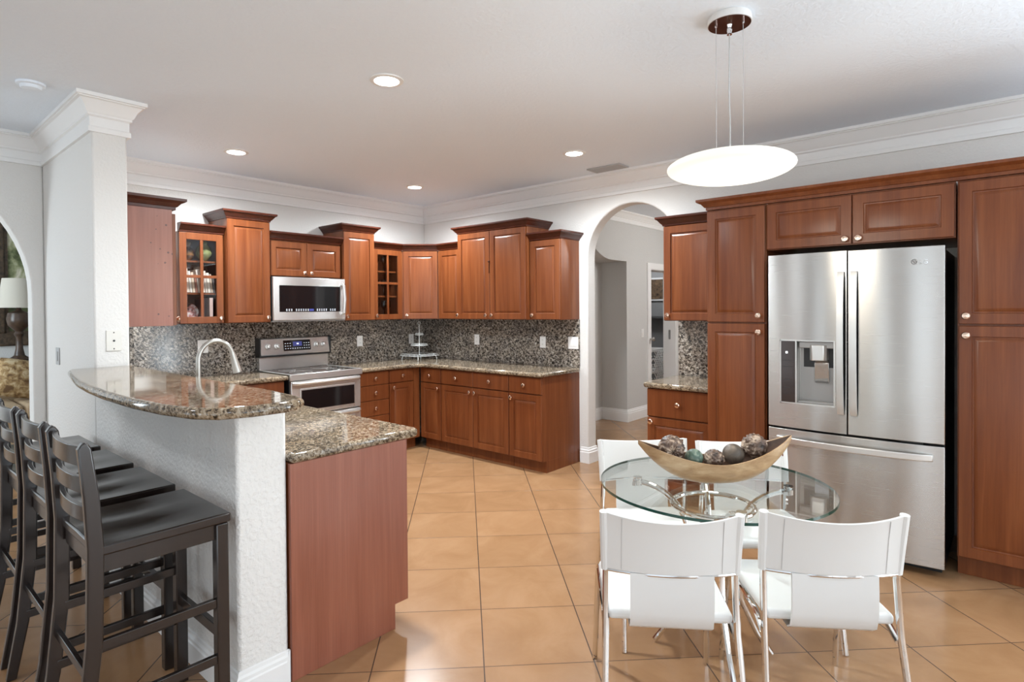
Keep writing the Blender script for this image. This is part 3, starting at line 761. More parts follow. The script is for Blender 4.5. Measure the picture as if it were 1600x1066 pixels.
obj('chute', MB().prism([(dx0 + .165, -.748), (dx0 + .165, -.80), (dx0 + .18, -.815), (dx0 + .245, -.815), (dx0 + .26, -.80), (dx0 + .26, -.748)], dz1 - .125, dz1 - .03), 'steel_plain', dp, .004)
obj('chute_hood', MB().box(dx0 + .105, dx1 - .012, -.80, -.748, dz1 - .05, dz1 - .01), 'grey_plastic', dp, .004)
obj('paddle', MB().xz_prism([(-.752, dz1 - .125), (-.775, dz1 - .14), (-.772, dz1 - .25), (-.760, dz1 - .265), (-.752, dz1 - .26)], -(dx0 + .185), -(dx0 + .265)).xform(Matrix(((0, -1, 0, 0), (1, 0, 0, 0), (0, 0, 1, 0), (0, 0, 0, 1)))), 'chrome', dp, .003)
obj('drip_tray', MB().box(dx0 + .10, dx1 - .01, -.80, -.748, dz0 + .008, dz0 + .02), 'grey_plastic', dp, .002)
rd = obj('right_door', curved(.449, W, .735, 1.812), 'steel', t, .003)
obj('handle', bow_handle(.482, .85, 1.69), 'steel_plain', rd, .005, 3)
fz = obj('freezer_drawer', curved(0, W, .055, .722), 'steel', t, .003)
n = 16; fa = []; fb = []
for i in range(n + 1):
    x_ = .05 + .80 * i / n; q_ = math.sin(PI * i / n) ** .4
    fa.append((x_, fx_(x_) - .014 - .034 * q_)); fb.append((x_, fx_(x_) + .002 - .034 * q_))
obj('handle', MB().prism([(.05, fx_(.05) + .006)] + fa + [(.85, fx_(.85) + .006)] + fb[::-1][1:-1], .638, .676), 'steel_plain', fz, .005, 3)
obj('hinge_cover', MB().box(.70, .80, -.80, -.745, .724, .733).box(.10, .2, -.80, -.745, .724, .733), 'black', t)
obj('kick_grille', MB().box(.02, W - .02, -.70, -.6, .0, .045), 'black', t)
# maker's round badge: a face made of strokes in a ring, then two raised letters
lx, lz = .765, 1.728; ly = fx_(lx) - .001
bd = obj('logo_badge', MB().lathe([(.017, 0), (.017, .002)], 24, (lx, ly, lz), '-Y'), 'chrome', rd)
s_ = MB().tube([(lx + .012 * math.cos(a_), ly - .0028, lz + .012 * math.sin(a_)) for a_ in [PI * .08 + i * PI * 1.85 / 24 * -1 for i in range(0, 25)]], .0014, 6)
s_.tube([(lx - .001, ly - .0028, lz + .006), (lx - .001, ly - .0028, lz - .005), (lx + .005, ly - .0028, lz - .005)], .0012, 6).lathe([(.0018, 0), (.0018, .0016)], 8, (lx - .006, ly - .002, lz + .004), '-Y').box(lx + .003, lx + .012, ly - .003, ly - .002, lz - .0005, lz + .0018)
obj('logo_mark', s_, 'dark_slot', rd)
cu = bpy.data.curves.new('logo_text', 'FONT'); cu.body = 'LG'; cu.size = .034; cu.extrude = .0012
tmp = bpy.data.objects.new('logo_text_source', cu); COL.objects.link(tmp)
bpy.context.view_layer.update()
me = bpy.data.meshes.new_from_object(tmp.evaluated_get(bpy.context.evaluated_depsgraph_get()))
bpy.data.objects.remove(tmp)
me.materials.clear(); me.materials.append(M['chrome'])
lt = bpy.data.objects.new('logo_letters', me); COL.objects.link(lt); lt.parent = rd
lt.location = (lx + .022, ly - .0015, lz - .012); lt.rotation_euler = (PI / 2, 0, 0)

# ------------------------------------------------------------------ faucet
t = thing('faucet', 'brushed nickel gooseneck faucet rising behind the raised bar', 'faucet', (-3.475, -2.17, ZT))
obj('base', MB().lathe([(.028, 0), (.028, .012), (.019, .02), (.0165, .05)], 20), 'nickel', t)
gp = [(0, 0, .04), (0, 0, .29)] + [(.092 - .092 * math.cos(PI * i / 16), 0, .305 + .105 * math.sin(PI * i / 16)) for i in range(0, 15)]
e = gp[-1]
obj('spout', MB().tube(gp, .0125, 12), 'nickel', t)
obj('spray_head', MB().tube([e, (e[0] + .010, 0, e[2] - .035), (e[0] + .030, 0, e[2] - .115)], [.0135, .017, .0245], 14), 'nickel', t)
obj('lever', MB().tube([(0, -.018, .055), (0, -.05, .065), (.0, -.10, .085)], [.008, .007, .006], 8), 'nickel', t)

# ------------------------------------------------------------------ tiered wire stand
t = thing('tiered_wire_stand', 'silver three-tier wire stand in the counter corner', 'stand', (-.345, -.30, ZT))
obj('pole', MB().tube([(0, 0, .055), (0, 0, .40)], .005, 8), 'wire', t)
obj('ring_handle', MB().tube([(.019 * math.cos(k * PI / 10), 0, .42 + .019 * math.sin(k * PI / 10)) for k in range(20)], .0026, 6, True), 'wire', t)
def ringtray(r, z, leg=False, square=False):
    mb = MB()
    pr_ = [(r * math.cos(k * PI / 16), r * math.sin(k * PI / 16), z) for k in range(32)]
    if square: pr_ = [(max(-r, min(r, x * 1.5)), max(-r, min(r, y * 1.5)), z) for x, y, z in pr_]
    mb.tube(pr_, .0032, 6, True); mb.tube([(x * .93, y * .93, z + .018) for x, y, z in pr_], .0022, 6, True)
    for k in range(0, 32, 2): mb.tube([pr_[k], (pr_[k][0] * .93, pr_[k][1] * .93, z + .018)], .0018, 5)
    for k in range(4): mb.tube([(0, 0, z), (r * math.cos(k * PI / 2), r * math.sin(k * PI / 2), z)], .0022, 5)
    return mb
obj('tray', ringtray(.155, .05, True, True), 'wire', t); obj('tray', ringtray(.095, .165), 'wire', t); obj('tray', ringtray(.045, .285), 'wire', t)
for sx in (-1, 1):
    for sy in (-1, 1): obj('foot', MB().tube([(.13 * sx, .13 * sy, .05), (.14 * sx, .14 * sy, .02), (.14 * sx, .14 * sy, .002)], .004, 6), 'wire', t)

# ------------------------------------------------------------------ contents of the glass cabinets
zb = ZU + .0182
s1, s2 = ZU + .2612, ZU + .5312
yb = -.17
def vase(label, x, y, z, prof, mat, cat='vase'):
    o = obj('vase', MB().lathe(prof, 20), mat, None, loc=(x, y, z)); return tag(o, label, cat)
vase('green glass vase on the top shelf of the book cabinet', -2.665, -.20, s2, [(.022, 0), (.03, .01), (.062, .05), (.066, .075), (.05, .12), (.03, .15), (.034, .165)], mottled('olive_glaze', [(.3, (.10, .12, .04)), (.7, (.30, .31, .13))], 12, .15), 'vase')
vase('amber brown vase on the top shelf of the book cabinet', -2.79, -.19, s2, [(.02, 0), (.026, .01), (.05, .045), (.045, .085), (.018, .12), (.03, .155)], mottled('amber_glaze', [(.35, (.05, .018, .008)), (.65, (.30, .14, .04))], 14, .12), 'vase')
vase('tiny white cup beside the amber vase on the top shelf', -2.855, -.22, s2, [(.012, 0), (.018, .01), (.02, .05), (.019, .055)], 'plate', 'cup')
bcols = [(.78, .66, .56), (.72, .60, .50), (.80, .74, .66), (.70, .55, .42), (.30, .13, .09), (.76, .68, .60), (.82, .72, .62), (.66, .56, .48), (.78, .70, .60), (.55, .42, .32), (.12, .10, .09)]
bn = ['leftmost cream paperback', 'thick tan book', 'pale leaning booklet', 'brown spined book', 'dark red spined book', 'wide cream book', 'tall cream book', 'grey beige booklet', 'pale beige book', 'thin brown book', 'black booklet']
x = -2.872
for i, (cc, nm) in enumerate(zip(bcols, bn)):
    w_ = (.026, .03, .016, .02, .016, .034, .018, .018, .022, .014, .018)[i]; h = (.215, .20, .18, .17, .15, .195, .22, .185, .17, .16, .14)[i]
    lean = (-.10, -.10, -.10, -.10, -.10, -.10, -.10, -.10, -.10, -.10, -.10)[i]
    t = thing('book', nm + ' standing on the middle shelf of the glass cabinet', 'book', (x + w_ / 2 + .008, -.20, s1 + .0015), 0, 'books on the middle shelf of the glass cabinet')
    t.rotation_euler = (0, lean, 0)
    obj('cover', MB().box(-w_ / 2, w_ / 2, -.07, .07, 0, h), simple('book_cover', cc, .6), t, .001)
    obj('pages', MB().box(-w_ / 2 + .003, w_ / 2 - .003, -.066, .071, .003, h - .003), 'plate', t)
    x += w_ + .0035
o = tag(obj('plate', MB().lathe([(.03, 0), (.045, .004), (.075, .014), (.076, .017), (.04, .008)], 24, (0, 0, 0), '-Y'), mottled('china_pattern', [(.4, (.05, .04, .035)), (.5, (.55, .22, .2)), (.62, (.75, .72, .68))], 20, .2), None, loc=(-2.79, -.19, zb + .0772)), 'small patterned plate standing on the cabinet floor', 'plate')
for i, (xx, hh, cc, nm) in enumerate([(-2.865, .05, (.8, .68, .6), 'low cream booklet at the left of the cabinet floor'), (-2.70, .19, (.10, .05, .05), 'dark album on the cabinet floor right of the plate'), (-2.63, .2, (.72, .52, .46), 'pink booklet on the cabinet floor at the right')]):
    tag(obj('book', MB().box(-.014, .014, -.08, .06, 0, hh), simple('album_cover', cc, .5), None, .001, loc=(xx, -.18, zb + .0005)), nm, 'book')
def goblet(h): return [(.028, 0), (.026, .003), (.005, .008), (.0045, h * .45), (.012, h * .5), (.032, h * .65), (.034, h * .8), (.029, h), (.0275, h), (.032, h * .8), (.03, h * .66), (.004, h * .53)]
gi = 0
for zz, nm, h in ((zb, 'floor', .19), (s1, 'lower shelf', .18), (s2, 'upper shelf', .17)):
    for k, (xx, yy, side) in enumerate(((-.905, -.2, 'leftmost'), (-.835, -.16, 'left of centre'), (-.765, -.2, 'right of centre'), (-.69, -.17, 'rightmost'))):
        tag(obj('stem_glass', MB().lathe(goblet(h), 16), 'crystal', None, loc=(xx, yy, zz + .0004)), '%s clear stem glass on the %s of the small glassware cabinet' % (side, nm), 'glass', 'stem glasses in the corner cabinet')

# ------------------------------------------------------------------ bar stools
def make_stool(label):
    t = thing('bar_stool', label, 'stool', (0, 0, 0), 0, 'bar stools along the half wall')
    n = 8; vs = []; fs = []
    for i in range(n + 1):
        for j in range(n + 1):
            x = -.205 + .41 * i / n; y = -.215 + .43 * j / n
            dip = .014 * math.exp(-((abs(y) - .10) / .07) ** 2) * math.exp(-((x + .02) / .13) ** 2)
            vs.append((x, y, .766 - dip))
    m_ = (n + 1) ** 2
    vs += [(x, y, .732) for x, y, z in vs]
    for i in range(n):
        for j in range(n):
            a = i * (n + 1) + j; fs.append((a, a + n + 1, a + n + 2, a + 1)); fs.append((m_ + a, m_ + a + 1, m_ + a + n + 2, m_ + a + n + 1))
    rim = [i * (n + 1) for i in range(n + 1)] + [n * (n + 1) + j for j in range(1, n + 1)] + [i * (n + 1) + n for i in range(n - 1, -1, -1)] + [j for j in range(n - 1, 0, -1)]
    for i in range(len(rim)):
        a, b = rim[i], rim[(i + 1) % len(rim)]; fs.append((a, b, b + m_, a + m_))
    obj('seat', MB().add(vs, fs), 'espresso', t, .006, 2, 40)
    obj('apron', MB().box(.165, .185, -.17, .17, .675, .731).box(-.19, .165, -.198, -.178, .675, .731).box(-.19, .165, .178, .198, .675, .731).box(-.20, -.18, -.17, .17, .68, .731), 'espresso', t, .002)
    for s in (-1, 1):
        obj('leg', MB().prism([(.155, s * .172), (.197, s * .172), (.197, s * .212), (.155, s * .212)], 0, .731), 'espresso', t, .004)
    prof = [(-.275, 0), (-.235, .22), (-.208, .48), (-.203, .76), (-.212, .92), (-.228, 1.07)]
    pts = [(x, z) for x, z in prof]
    wid = [.034, .040, .044, .044, .042, .036]
    outl = [(x - w_ / 2, z) for (x, z), w_ in zip(pts, wid)] + [(-.236, 1.086), (-.228, 1.092), (-.220, 1.086)] + [(x + w_ / 2, z) for (x, z), w_ in zip(pts[::-1], wid[::-1])]
    for s in (-1, 1):
        obj('leg', MB().xz_prism(outl, s * .188, s * .216), 'espresso', t, .005, 3)
    for z0, z1 in ((1.012, 1.072), (.925, .975), (.832, .880)):
        xb = -.225 + (1.05 - z0) * .10
        mb = MB(); vs = []; fs = []
        for i in range(9):
            y = -.188 + .376 * i / 8; off = -.022 * (1 - (y / .188) ** 2)
            vs += [(xb + off - .008, y, z0), (xb + off + .008, y, z0), (xb + off + .008, y, z1), (xb + off - .008, y, z1)]
        for i in range(8):
            for k in range(4): fs.append((i * 4 + k, i * 4 + (k + 1) % 4, i * 4 + 4 + (k + 1) % 4, i * 4 + 4 + k))
        fs += [(3, 2, 1, 0), (32, 33, 34, 35)]
        obj('slat', mb.add(vs, fs), 'espresso', t, .002)
    for s in (-1, 1):
        obj('stretcher', MB().box(-.20, .160, s * .196 - .009, s * .196 + .009, .435, .467), 'espresso', t, .002)
        obj('stretcher', MB().box(-.225, .160, s * .196 - .009, s * .196 + .009, .235, .267), 'espresso', t, .002)
    obj('stretcher', MB().box(.166, .186, -.175, .175, .315, .355), 'espresso', t, .002)
    obj('stretcher', MB().box(-.228, -.212, -.188, .188, .345, .375), 'espresso', t, .002)
    return t
st = make_stool('dark espresso ladder-back bar stool nearest the camera at the end of the bar')
st.location = (-4.02, -3.112, 0)
for y, nm in ((-2.592, 'second'), (-2.066, 'third'), (-1.53, 'fourth and farthest')):
    dup(st, 'dark espresso ladder-back bar stool, %s from the camera along the bar' % nm, (-4.02, y, 0))

# ------------------------------------------------------------------ glass table
TC = (-2.288, -4.466)
t = thing('dining_table', 'round glass dining table on a bent chrome base beside the fridge', 'table', (TC[0], TC[1], 0))
R_ = .468
tp = obj('tabletop', MB().lathe([(.001, .7285), (R_ - .001, .7285), (R_ - .001, .7405), (.001, .7405)], 96), 'glass', t, 0, 2, 30)
obj('polished_edge', MB().add(*(lambda n: ([(R_ * math.cos(2 * PI * k / n), R_ * math.sin(2 * PI * k / n), z) for z in (.729, .740) for k in range(n)] , [(k, (k + 1) % n, n + (k + 1) % n, n + k) for k in range(n)]))(96)), 'glass_edge', tp)
for ang in (105, 220, 310, 30):
    a = math.radians(ang); ca, sa = math.cos(a), math.sin(a)
    pth = []
    for i in range(13):
        s = i / 12; pth.append((.315 - .21 * math.sin(PI / 2 * s), .705 - .20 * (1 - math.cos(PI / 2 * s))))
    pth += [(.104, .40), (.115, .25), (.185, .10), (.245, .012)]
    lg = obj('leg', MB().tube([(r * ca, r * sa, z) for r, z in pth], .0125, 10), 'chrome', t)
    obj('glass_mount', MB().lathe([(.013, .688), (.022, .692), (.022, .714), (.016, .718), (.020, .7275)], 14, (.318 * ca, .318 * sa, 0)).box(.318 * ca - .035, .318 * ca + .035, .318 * sa - .008, .318 * sa + .008, .694, .710), 'chrome', lg)
obj('ring', MB().tube([(.165 * math.cos(2 * PI * k / 48), .165 * math.sin(2 * PI * k / 48), .645) for k in range(48)], .0105, 10, True), 'chrome', t)

# ------------------------------------------------------------------ bowl with decorative balls
bdir = Vector((.66, -.75, 0)).normalized(); brot = math.atan2(bdir.y, bdir.x)
def bowl():
    n, m = 40, 14; vs = []; fs = []
    def sect(s, inner):
        e = abs(s); wd = .098 * (1 - e ** 2.2) ** .75 + .0015
        rim = .098 + (.085 + .018 * (s > 0)) * e ** 1.7; keel = .002 + .165 * e ** 2.6 + (.012 * e ** 3 if s > 0 else 0)
        keel = min(keel, rim - .004)
        if inner: wd = max(wd - .009, .0008); keel = min(keel + .010, rim - .003)
        return [(s * .325, wd * math.cos(PI * (j / m)), rim - (rim - keel) * math.sin(PI * j / m) ** .8) for j in range(m + 1)]
    for i in range(n + 1): vs += sect(-1 + 2 * i / n, False)
    k = m + 1; off = len(vs)
    for i in range(n + 1): vs += sect(-1 + 2 * i / n, True)
    for i in range(n):
        for j in range(m):
            a = i * k + j; fs.append((a, a + k, a + k + 1, a + 1)); b = off + a; fs.append((b, b + 1, b + k + 1, b + k))
        for j in (0, m):
            a = i * k + j; b = off + a; fs.append((a, b, b + k, a + k))
    return vs, fs, n, m, k, off
vs, fs, n, m, k, off = bowl()
t = thing('boat_bowl', 'boat-shaped light wooden bowl on the glass table', 'bowl', (-2.285, -4.475, .7412), brot)
outer = [f for f in fs if min(f) < off]; inner = [tuple(i - off for i in f) for f in fs if min(f) >= off]
obj('shell', MB().add(vs, outer), 'bowl_wood', t, 0, 2, 60)
obj('inner_surface', MB().add(vs[off:], inner), 'bowl_in', t, 0, 2, 60)
def ridged(seed, amp=.11):
    rnd = random.Random(seed); ph = rnd.random() * 6
    def fn(th, a):
        return 1 + amp * (abs(math.sin(9 * th + 2.5 * math.sin(3 * a + ph) + ph)) - .5) + amp * .6 * math.sin(11 * a + 3 * math.sin(5 * th))
    return fn
def rmat(): return mottled('ridged_husk', [(.36, (.025, .014, .010)), (.5, (.15, .09, .06)), (.62, (.52, .40, .30))], 30, .4, .6)
RM = rmat()
BO = Vector((-2.285, -4.475, .7412))
for s, q, z, r, nm, lab, mat, rid in ((-.182, .006, .148, .051, 'decorative_ball', 'large ridged brown ball at the left end of the wooden bowl', RM, True),
                                 (-.090, -.004, .108, .038, 'decorative_ball', 'green mottled smooth ball in the wooden bowl', M['ball_green'], False),
                                 (-.005, -.004, .101, .040, 'decorative_ball', 'small ridged brown ball in the middle of the wooden bowl', RM, True),
                                 (.082, .008, .118, .045, 'decorative_ball', 'grey brown smooth ball in the wooden bowl', M['ball_grey'], False),
                                 (.172, .012, .152, .050, 'decorative_ball', 'large ridged brown ball at the right side of the wooden bowl', RM, True)):
    mb = MB().ell((0, 0, 0), r, r, r * .96, 48, 30, ridged(int(r * 1e4 + s * 100)) if rid else None)
    pos = BO + bdir * s + Vector((-bdir.y, bdir.x, 0)) * q
    o = tag(obj(nm, mb, mat, None, 0, 2, 80, (pos.x, pos.y, BO.z + z)), lab, 'ball', 'decorative balls in the wooden bowl')
    o.rotation_euler = (.9 * s * 9, .6, s * 5)

# ------------------------------------------------------------------ dining chairs
def make_chair(label):
    t = thing('dining_chair', label, 'chair', (0, 0, 0), 0, 'white leather chairs round the glass table')
    # seat cushion (front = +y)
    pts = [(-.205, -.20), (.205, -.20), (.215, .19), (.19, .21), (-.19, .21), (-.215, .19)]
    obj('seat', MB().prism(pts, .425, .462), 'leather', t, .014, 4, 60)
    # backrest sling: gently curved panel wrapping round the two uprights
    def sheet(x0, x1, prof, th, curve=0.0, nx=16):
        vs = []; fs = []; npz = len(prof)
        for side in (0, 1):
            for i in range(nx + 1):
                x = x0 + (x1 - x0) * i / nx; c_ = curve * (1 - (x / max(abs(x0), abs(x1))) ** 2)
                for (y, z) in prof: vs.append((x, y - c_ + (th if side else 0), z - (.45 * c_ if z > .78 else 0)))
        N1 = (nx + 1) * npz
        for i in range(nx):
            for j in range(npz - 1):
                a = i * npz + j; fs.append((a, a + npz, a + npz + 1, a + 1)); b = a + N1; fs.append((b, b + 1, b + npz + 1, b + npz))
            for j in (0, npz - 1):
                a = i * npz + j; fs.append((a, a + N1, a + npz + N1, a + npz))
        for i in (0, nx):
            for j in range(npz - 1):
                a = i * npz + j; fs.append((a, a + 1, a + 1 + N1, a + N1))
        return MB().add(vs, fs)
    br = obj('backrest', sheet(-.222, .222, [(-.205, .605), (-.212, .66), (-.222, .73), (-.234, .80), (-.236, .806)], .012, .045), 'leather', t, .002, 2, 60)
    for s in (-1, 1):
        obj('edge_sleeve', MB().tube([(s * .214, -.196, .60), (s * .216, -.204, .66), (s * .22, -.228, .805)], .0150, 10), 'leather', br)
        obj('seam', MB().tube([(s * .163, -.2265, .61), (s * .163, -.243, .73), (s * .163, -.256, .79)], .0012, 5), 'seam', br)
    obj('strap', sheet(-.135, .135, [(-.240, .604), (-.243, .54), (-.240, .47), (-.228, .425), (-.20, .405), (-.12, .404), (.0, .414)], .008, 0.0, 6), 'leather', t, .001, 2, 60)
    bowp = [(-.208 + .416 * i / 12, -.205 - .036 * (1 - ((-.208 + .416 * i / 12) / .208) ** 2), .600) for i in range(13)]
    obj('back_rail', MB().tube(bowp, .006, 8), 'chrome', t)
    for s in (-1, 1):
        obj('leg', MB().tube([(s * .228, -.30, .002), (s * .215, -.215, .40), (s * .212, -.196, .58), (s * .213, -.204, .66), (s * .216, -.225, .80)], .0115, 10), 'chrome', t)
        obj('leg', MB().tube([(s * .228, .285, .002), (s * .220, .245, .28), (s * .216, .216, .405), (s * .214, .20, .428), (s * .214, .16, .430), (s * .212, -.12, .415), (s * .213, -.205, .375)], .0115, 10), 'chrome', t)
    return t
ch = make_chair('white leather chair with its back to us, left of the two near chairs')
def face(dx, dy): return math.atan2(dy, dx) - PI / 2
def chair_pos(bx, by, dx, dy):
    l_ = math.hypot(dx, dy); return (bx + dx / l_ * .222, by + dy / l_ * .222, 0)
ch.location = chair_pos(-2.915, -4.573, .82, .577); ch.rotation_euler = (0, 0, face(.82, .577))
dup(ch, 'white leather chair with its back to us, right of the two near chairs', chair_pos(-2.57, -4.978, .82, .577), face(.82, .577))
dup(ch, 'white leather chair facing us behind the glass table, left of the bowl', chair_pos(-1.99, -3.982, -.72, -.69), face(-.72, -.69))
dup(ch, 'white leather chair facing us behind the glass table, nearest the fridge', chair_pos(-1.697, -4.382, -.74, -.67), face(-.74, -.67))

# ------------------------------------------------------------------ pendant
PX, PY = -2.178, -4.503
t = thing('pendant_light', 'glowing white lens-shaped glass pendant lamp hanging above the table', 'lamp', (PX, PY, 0))
cn = obj('canopy', MB().lathe([(.088, ZC), (.09, ZC - .012), (.09, ZC - .030), (.086, ZC - .030)], 40), 'white', t, 0, 2, 30)
obj('canopy_plate', MB().lathe([(.0865, ZC - .0305), (.0865, ZC - .0325)], 40), 'bronze', cn)
obj('shade', MB().ell((0, 0, 2.090), .262, .262, .062, 48, 24), 'shade', t)
for ang in (20, 140, 260):
    a = math.radians(ang); x, y = .062 * math.cos(a), .062 * math.sin(a)
    o = obj('cable', MB().tube([(x, y, ZC - .032), (x, y, 2.148)], .0013, 5), 'pull_string', t)
    obj('cable_grip', MB().lathe([(.005, ZC - .05), (.005, ZC - .0325)], 8, (x, y, 0)), 'chrome', o)
obj('power_cord', MB().tube([(0, 0, ZC - .032), (-.004, .0, 2.55), (-.004, .002, 2.42), (.004, 0, 2.30), (.004, 0, 2.15)], .0026, 6), 'pull_string', t)
obj('cord_grip', MB().lathe([(.011, ZC - .075), (.008, ZC - .07), (.012, ZC - .05), (.008, ZC - .045), (.012, ZC - .0325)], 10), 'chrome', t)
pl = bpy.data.lights.new('pendant_bulb', 'POINT'); pl.energy = 15; pl.color = (1, .93, .8); pl.shadow_soft_size = .26
po = bpy.data.objects.new('pendant_bulb', pl); COL.objects.link(po); po.location = (PX, PY, 1.96)

# ------------------------------------------------------------------ ceiling fittings
def downlight(label, x, y, power=140, grp='recessed ceiling lights'):
    t = thing('recessed_light', label, 'ceiling light', (x, y, ZC), 0, grp)
    obj('trim_ring', MB().lathe([(.066, -.0005), (.092, -.0005), (.090, -.006), (.068, -.009), (.066, -.0005)], 36, caps=False), 'white', t)
    obj('lens', MB().lathe([(.0655, -.0005), (.0655, -.004), (.03, -.006)], 30), 'lamp_lens', t)
    l = bpy.data.lights.new('downlight', 'SPOT'); l.energy = power; l.color = (.89, .955, 1); l.spot_size = math.radians(168); l.spot_blend = .9; l.shadow_soft_size = .06
    o = bpy.data.objects.new('downlight', l); COL.objects.link(o); o.location = (x, y, ZC - .02)
    return t
downlight('recessed ceiling light nearest us, above the peninsula end', -2.752, -2.867)
downlight('recessed ceiling light at the left, in front of the range wall crown', -2.669, -.857)
downlight('recessed ceiling light beside the air vent at the right', -.826, -2.776)
downlight('recessed ceiling light in the far corner of the kitchen ceiling', -.868, -.863)
t = thing('smoke_detector', 'faint white round smoke detector on the ceiling left of the column', 'detector', (-4.03, -1.409, ZC))
obj('base', MB().lathe([(.066, -.0005), (.066, -.012), (.06, -.016)], 30), 'ceiling', t); obj('dome', MB().lathe([(.05, -.016), (.046, -.032), (.03, -.038)], 30, (0, 0, 0)), 'ceiling', t)
t = thing('ceiling_vent', 'grey rectangular air vent on the ceiling by the right crown molding', 'vent', (-.215, -2.716, ZC), 0)
obj('frame', MB().box(-.085, -.07, -.165, .165, -.010, -.001).box(.07, .085, -.165, .165, -.010, -.001).box(-.07, .07, -.165, -.15, -.010, -.001).box(-.07, .07, .15, .165, -.010, -.001), 'grey_vent', t)
obj('duct_back', MB().box(-.07, .07, -.15, .15, -.002, -.001), 'dark_slot', t)
for i in range(6):
    x = -.058 + i * .0232
    obj('louvre', MB().add([(x - .010, -.15, -.003), (x + .006, -.15, -.012), (x + .006, .15, -.012), (x - .010, .15, -.003), (x - .009, -.15, -.002), (x + .007, -.15, -.011), (x + .007, .15, -.011), (x - .009, .15, -.002)], [(0, 1, 2, 3), (7, 6, 5, 4), (0, 4, 5, 1), (1, 5, 6, 2), (2, 6, 7, 3), (3, 7, 4, 0)]), 'grey_vent', t)

# ------------------------------------------------------------------ hall and laundry
t = tag(obj('door_knob', MB().lathe([(.012, 0), (.012, .035), (.026, .045), (.03, .06), (.022, .07)], 16, (0, 0, 0), '-Y'), 'nickel', None, loc=(2.655, -1.6502, 1.06)), 'small round metal door knob at the white laundry door frame', 'knob')
l = bpy.data.lights.new('hall_light', 'POINT'); l.energy = 44; l.color = (1, .97, .93); l.shadow_soft_size = .15  # added fill lamp to brighten the hall, no fixture modelled
o = bpy.data.objects.new('hall_light', l); COL.objects.link(o); o.location = (2.6, -3.6, 2.4)
t = thing('laundry_hamper', 'tall white lattice laundry hamper inside the dim laundry room', 'hamper', (4.45, -.72, 0))
def lattice():
    mb = MB(); z0, z1 = .02, .78; wx, wy = .26, .2
    for zz in (z0, .42, z1): mb.box(-wx, wx, -wy - .012, -wy, zz - .02, zz + .02).box(-wx - .012, -wx, -wy, wy, zz - .02, zz + .02).box(wx, wx + .012, -wy, wy, zz - .02, zz + .02).box(-wx, wx, wy, wy + .012, zz - .02, zz + .02)
    for za, zb_ in ((z0, .42), (.42, z1)):
        for k in range(-2, 9):
            for s in (1, -1):
                xa = -wx + k * .075; xb = xa + s * .36
                pts_ = []
                for i in range(9):
                    xx = xa + (xb - xa) * i / 8; zz = za + (zb_ - za) * i / 8
                    if -wx <= xx <= wx: pts_.append((xx, -wy - .006, zz))
                if len(pts_) > 1: mb.tube(pts_, .011, 5)
                pts_ = [(-wx - .006, y * wy / wx, z) for y, _, z in pts_]
                if len(pts_) > 1: mb.tube(pts_, .011, 5)
    return mb
obj('basket', lattice(), 'white', t)
for s in (-1, 1): obj('handle', MB().tube([(s * .22 - .07, -.1, .79)] + [(s * .22 - .07 * math.cos(PI * i / 10), -.1, .79 + .19 * math.sin(PI * i / 10)) for i in range(11)] + [(s * .22 + .07, -.1, .79)], .012, 7), 'white', t)
t = thing('laundry_picture', 'dark framed picture high on the laundry room wall above the hamper', 'picture', (4.899, -.72, 1.81), -PI / 2)
obj('frame', MB().box(-.33, .17, -.03, -.002, -.19, .22), 'grey_vent', t); obj('print', MB().box(-.30, .14, -.034, -.03, -.16, .19), 'frame_dark', t)
tag(obj('wall_shelf', MB().box(4.72, 4.899, -1.3, .5, 1.31, 1.345), 'dark_slot'), 'dark shelf line across the laundry room wall above the hamper', 'shelf')
l = bpy.data.lights.new('laundry_light', 'POINT'); l.energy = 26; l.shadow_soft_size = .15  # added fill so the hamper shows up, no lamp known there
o = bpy.data.objects.new('laundry_light', l); COL.objects.link(o); o.location = (4.0, -.9, 2.45)

# ------------------------------------------------------------------ living room beyond the left arch
t = thing('framed_painting', 'large foliage painting in a dark carved frame beyond the left arch', 'painting', (-3.0, 3.4, 1.95))
fw = MB()
for a0, b0, a1, b1 in ((-.62, -.85, .62, -.70), (-.62, .70, .62, .85), (-.62, -.70, -.47, .70), (.47, -.70, .62, .70)): fw.box(a0, a1, -.06, -.002, b0, b1)
obj('frame', fw, 'frame_dark', t, .02); obj('canvas', MB().box(-.47, .47, -.03, -.004, -.70, .70), 'canvas', t)
obj('inner_fillet', MB().box(-.47, -.445, -.04, -.03, -.70, .70).box(.445, .47, -.04, -.03, -.70, .70).box(-.445, .445, -.04, -.03, -.70, -.675).box(-.445, .445, -.04, -.03, .675, .70), 'frame_dark', t)
t = thing('console_table', 'dark console table under the painting beyond the left arch', 'table', (-3.3, 3.08, 0))
obj('top', MB().box(-.75, .75, -.19, .19, .90, .945), 'espresso', t, .004)
for sx in (-1, 1):
    for sy in (-1, 1): obj('leg', MB().box(sx * .70 - .025, sx * .70 + .025, sy * .15 - .025, sy * .15 + .025, 0, .90), 'espresso', t)
t = thing('table_lamp', 'bronze table lamp with cream shade seen through the left arch', 'lamp', (-3.40, 3.05, .9455))
obj('base', MB().lathe([(.10, 0), (.10, .02), (.05, .06), (.035, .14), (.03, .26), (.05, .30), (.035, .33), (.10, .40), (.115, .47), (.10, .54), (.03, .57), (.012, .62)], 24), 'lamp_bronze', t)
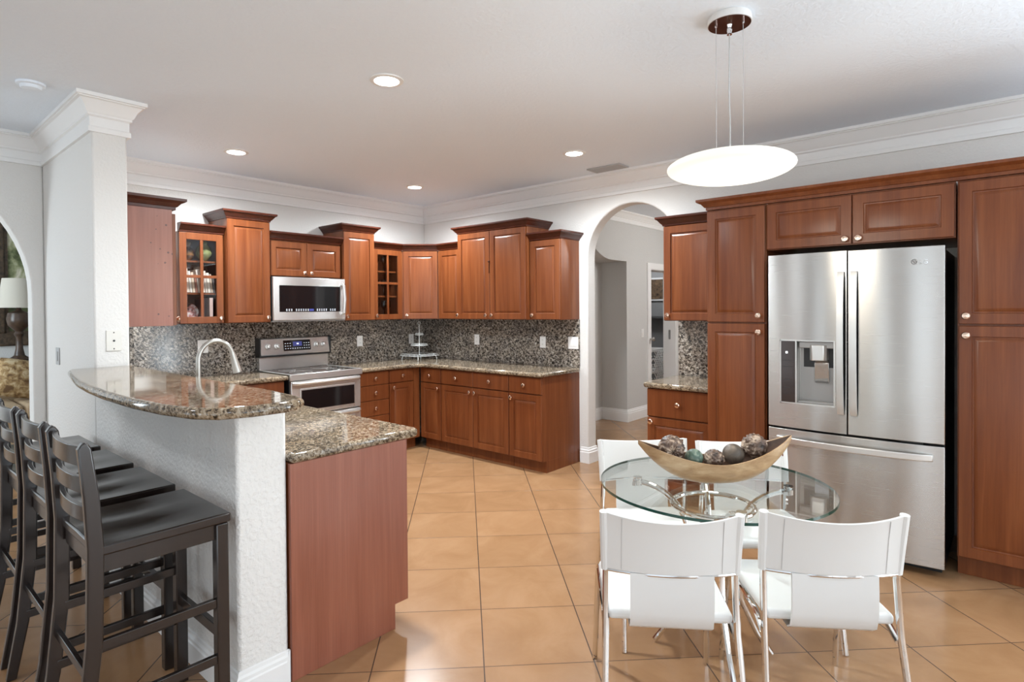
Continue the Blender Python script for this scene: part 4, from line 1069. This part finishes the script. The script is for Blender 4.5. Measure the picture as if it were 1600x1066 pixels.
sh = MB().lathe([(.19, .60), (.145, .93), (.143, .93), (.188, .60)], 32); sh.f = [f for f in sh.f if len(f) == 4]
obj('lamp_shade', sh, 'lamp_shade', t)
t = thing('sofa', 'tan upholstered sofa beyond the left arch behind the stools', 'sofa', (-3.55, 2.55, 0))
obj('back', MB().box(-1.0, 1.0, .02, .28, .1, .955), 'sofa', t, .05, 4); obj('base', MB().box(-1.0, 1.0, -.62, .02, .08, .44), 'sofa', t, .03, 3)
obj('seat_cushion', MB().box(-.8, -.005, -.66, .02, .44, .58), 'sofa', t, .04, 4); obj('seat_cushion', MB().box(.005, .8, -.66, .02, .44, .58), 'sofa', t, .04, 4)
for s in (-1, 1): obj('armrest', MB().box(s * .81, s * 1.02, -.66, .02, .1, .72), 'sofa', t, .06, 4)
for sx in (-1, 1):
    for sy in (-.55, .2): obj('foot', MB().box(sx * .9 - .03, sx * .9 + .03, sy - .03, sy + .03, 0, .085), 'espresso', t)
def pillow(label, loc, rot, mat, s=.24):
    n = 12; vs = []; fs = []
    for side in (1, -1):
        for i in range(n + 1):
            for j in range(n + 1):
                u, v = -1 + 2 * i / n, -1 + 2 * j / n
                th = .075 * ((1 - u * u) * (1 - v * v)) ** .45
                vs.append((u * s * (1 - .06 * v * v), side * th, v * s * (1 - .06 * u * u)))
    m_ = (n + 1) ** 2
    for i in range(n):
        for j in range(n):
            a = i * (n + 1) + j; fs.append((a, a + n + 1, a + n + 2, a + 1)); b = a + m_; fs.append((b, b + 1, b + n + 2, b + n + 1))
    o = tag(obj('throw_pillow', MB().add(vs, fs), mat, None, 0, 2, 80, loc), label, 'pillow'); o.rotation_euler = rot; return o
pillow('gold floral throw pillow on the tan sofa beyond the arch', (-3.52, 2.33, .805), (-.22, .25, .1), 'fabric_gold', .2)
pillow('plain beige throw pillow at the left on the tan sofa', (-4.02, 2.34, .80), (-.2, -.15, .15), 'plate', .2)
area('living_room_window', (-6.5, 1.7, 1.5), (1, .2, 0), 1.6, 1.8, 55, DAY)  # added fill lamp for the living room, no window stands here
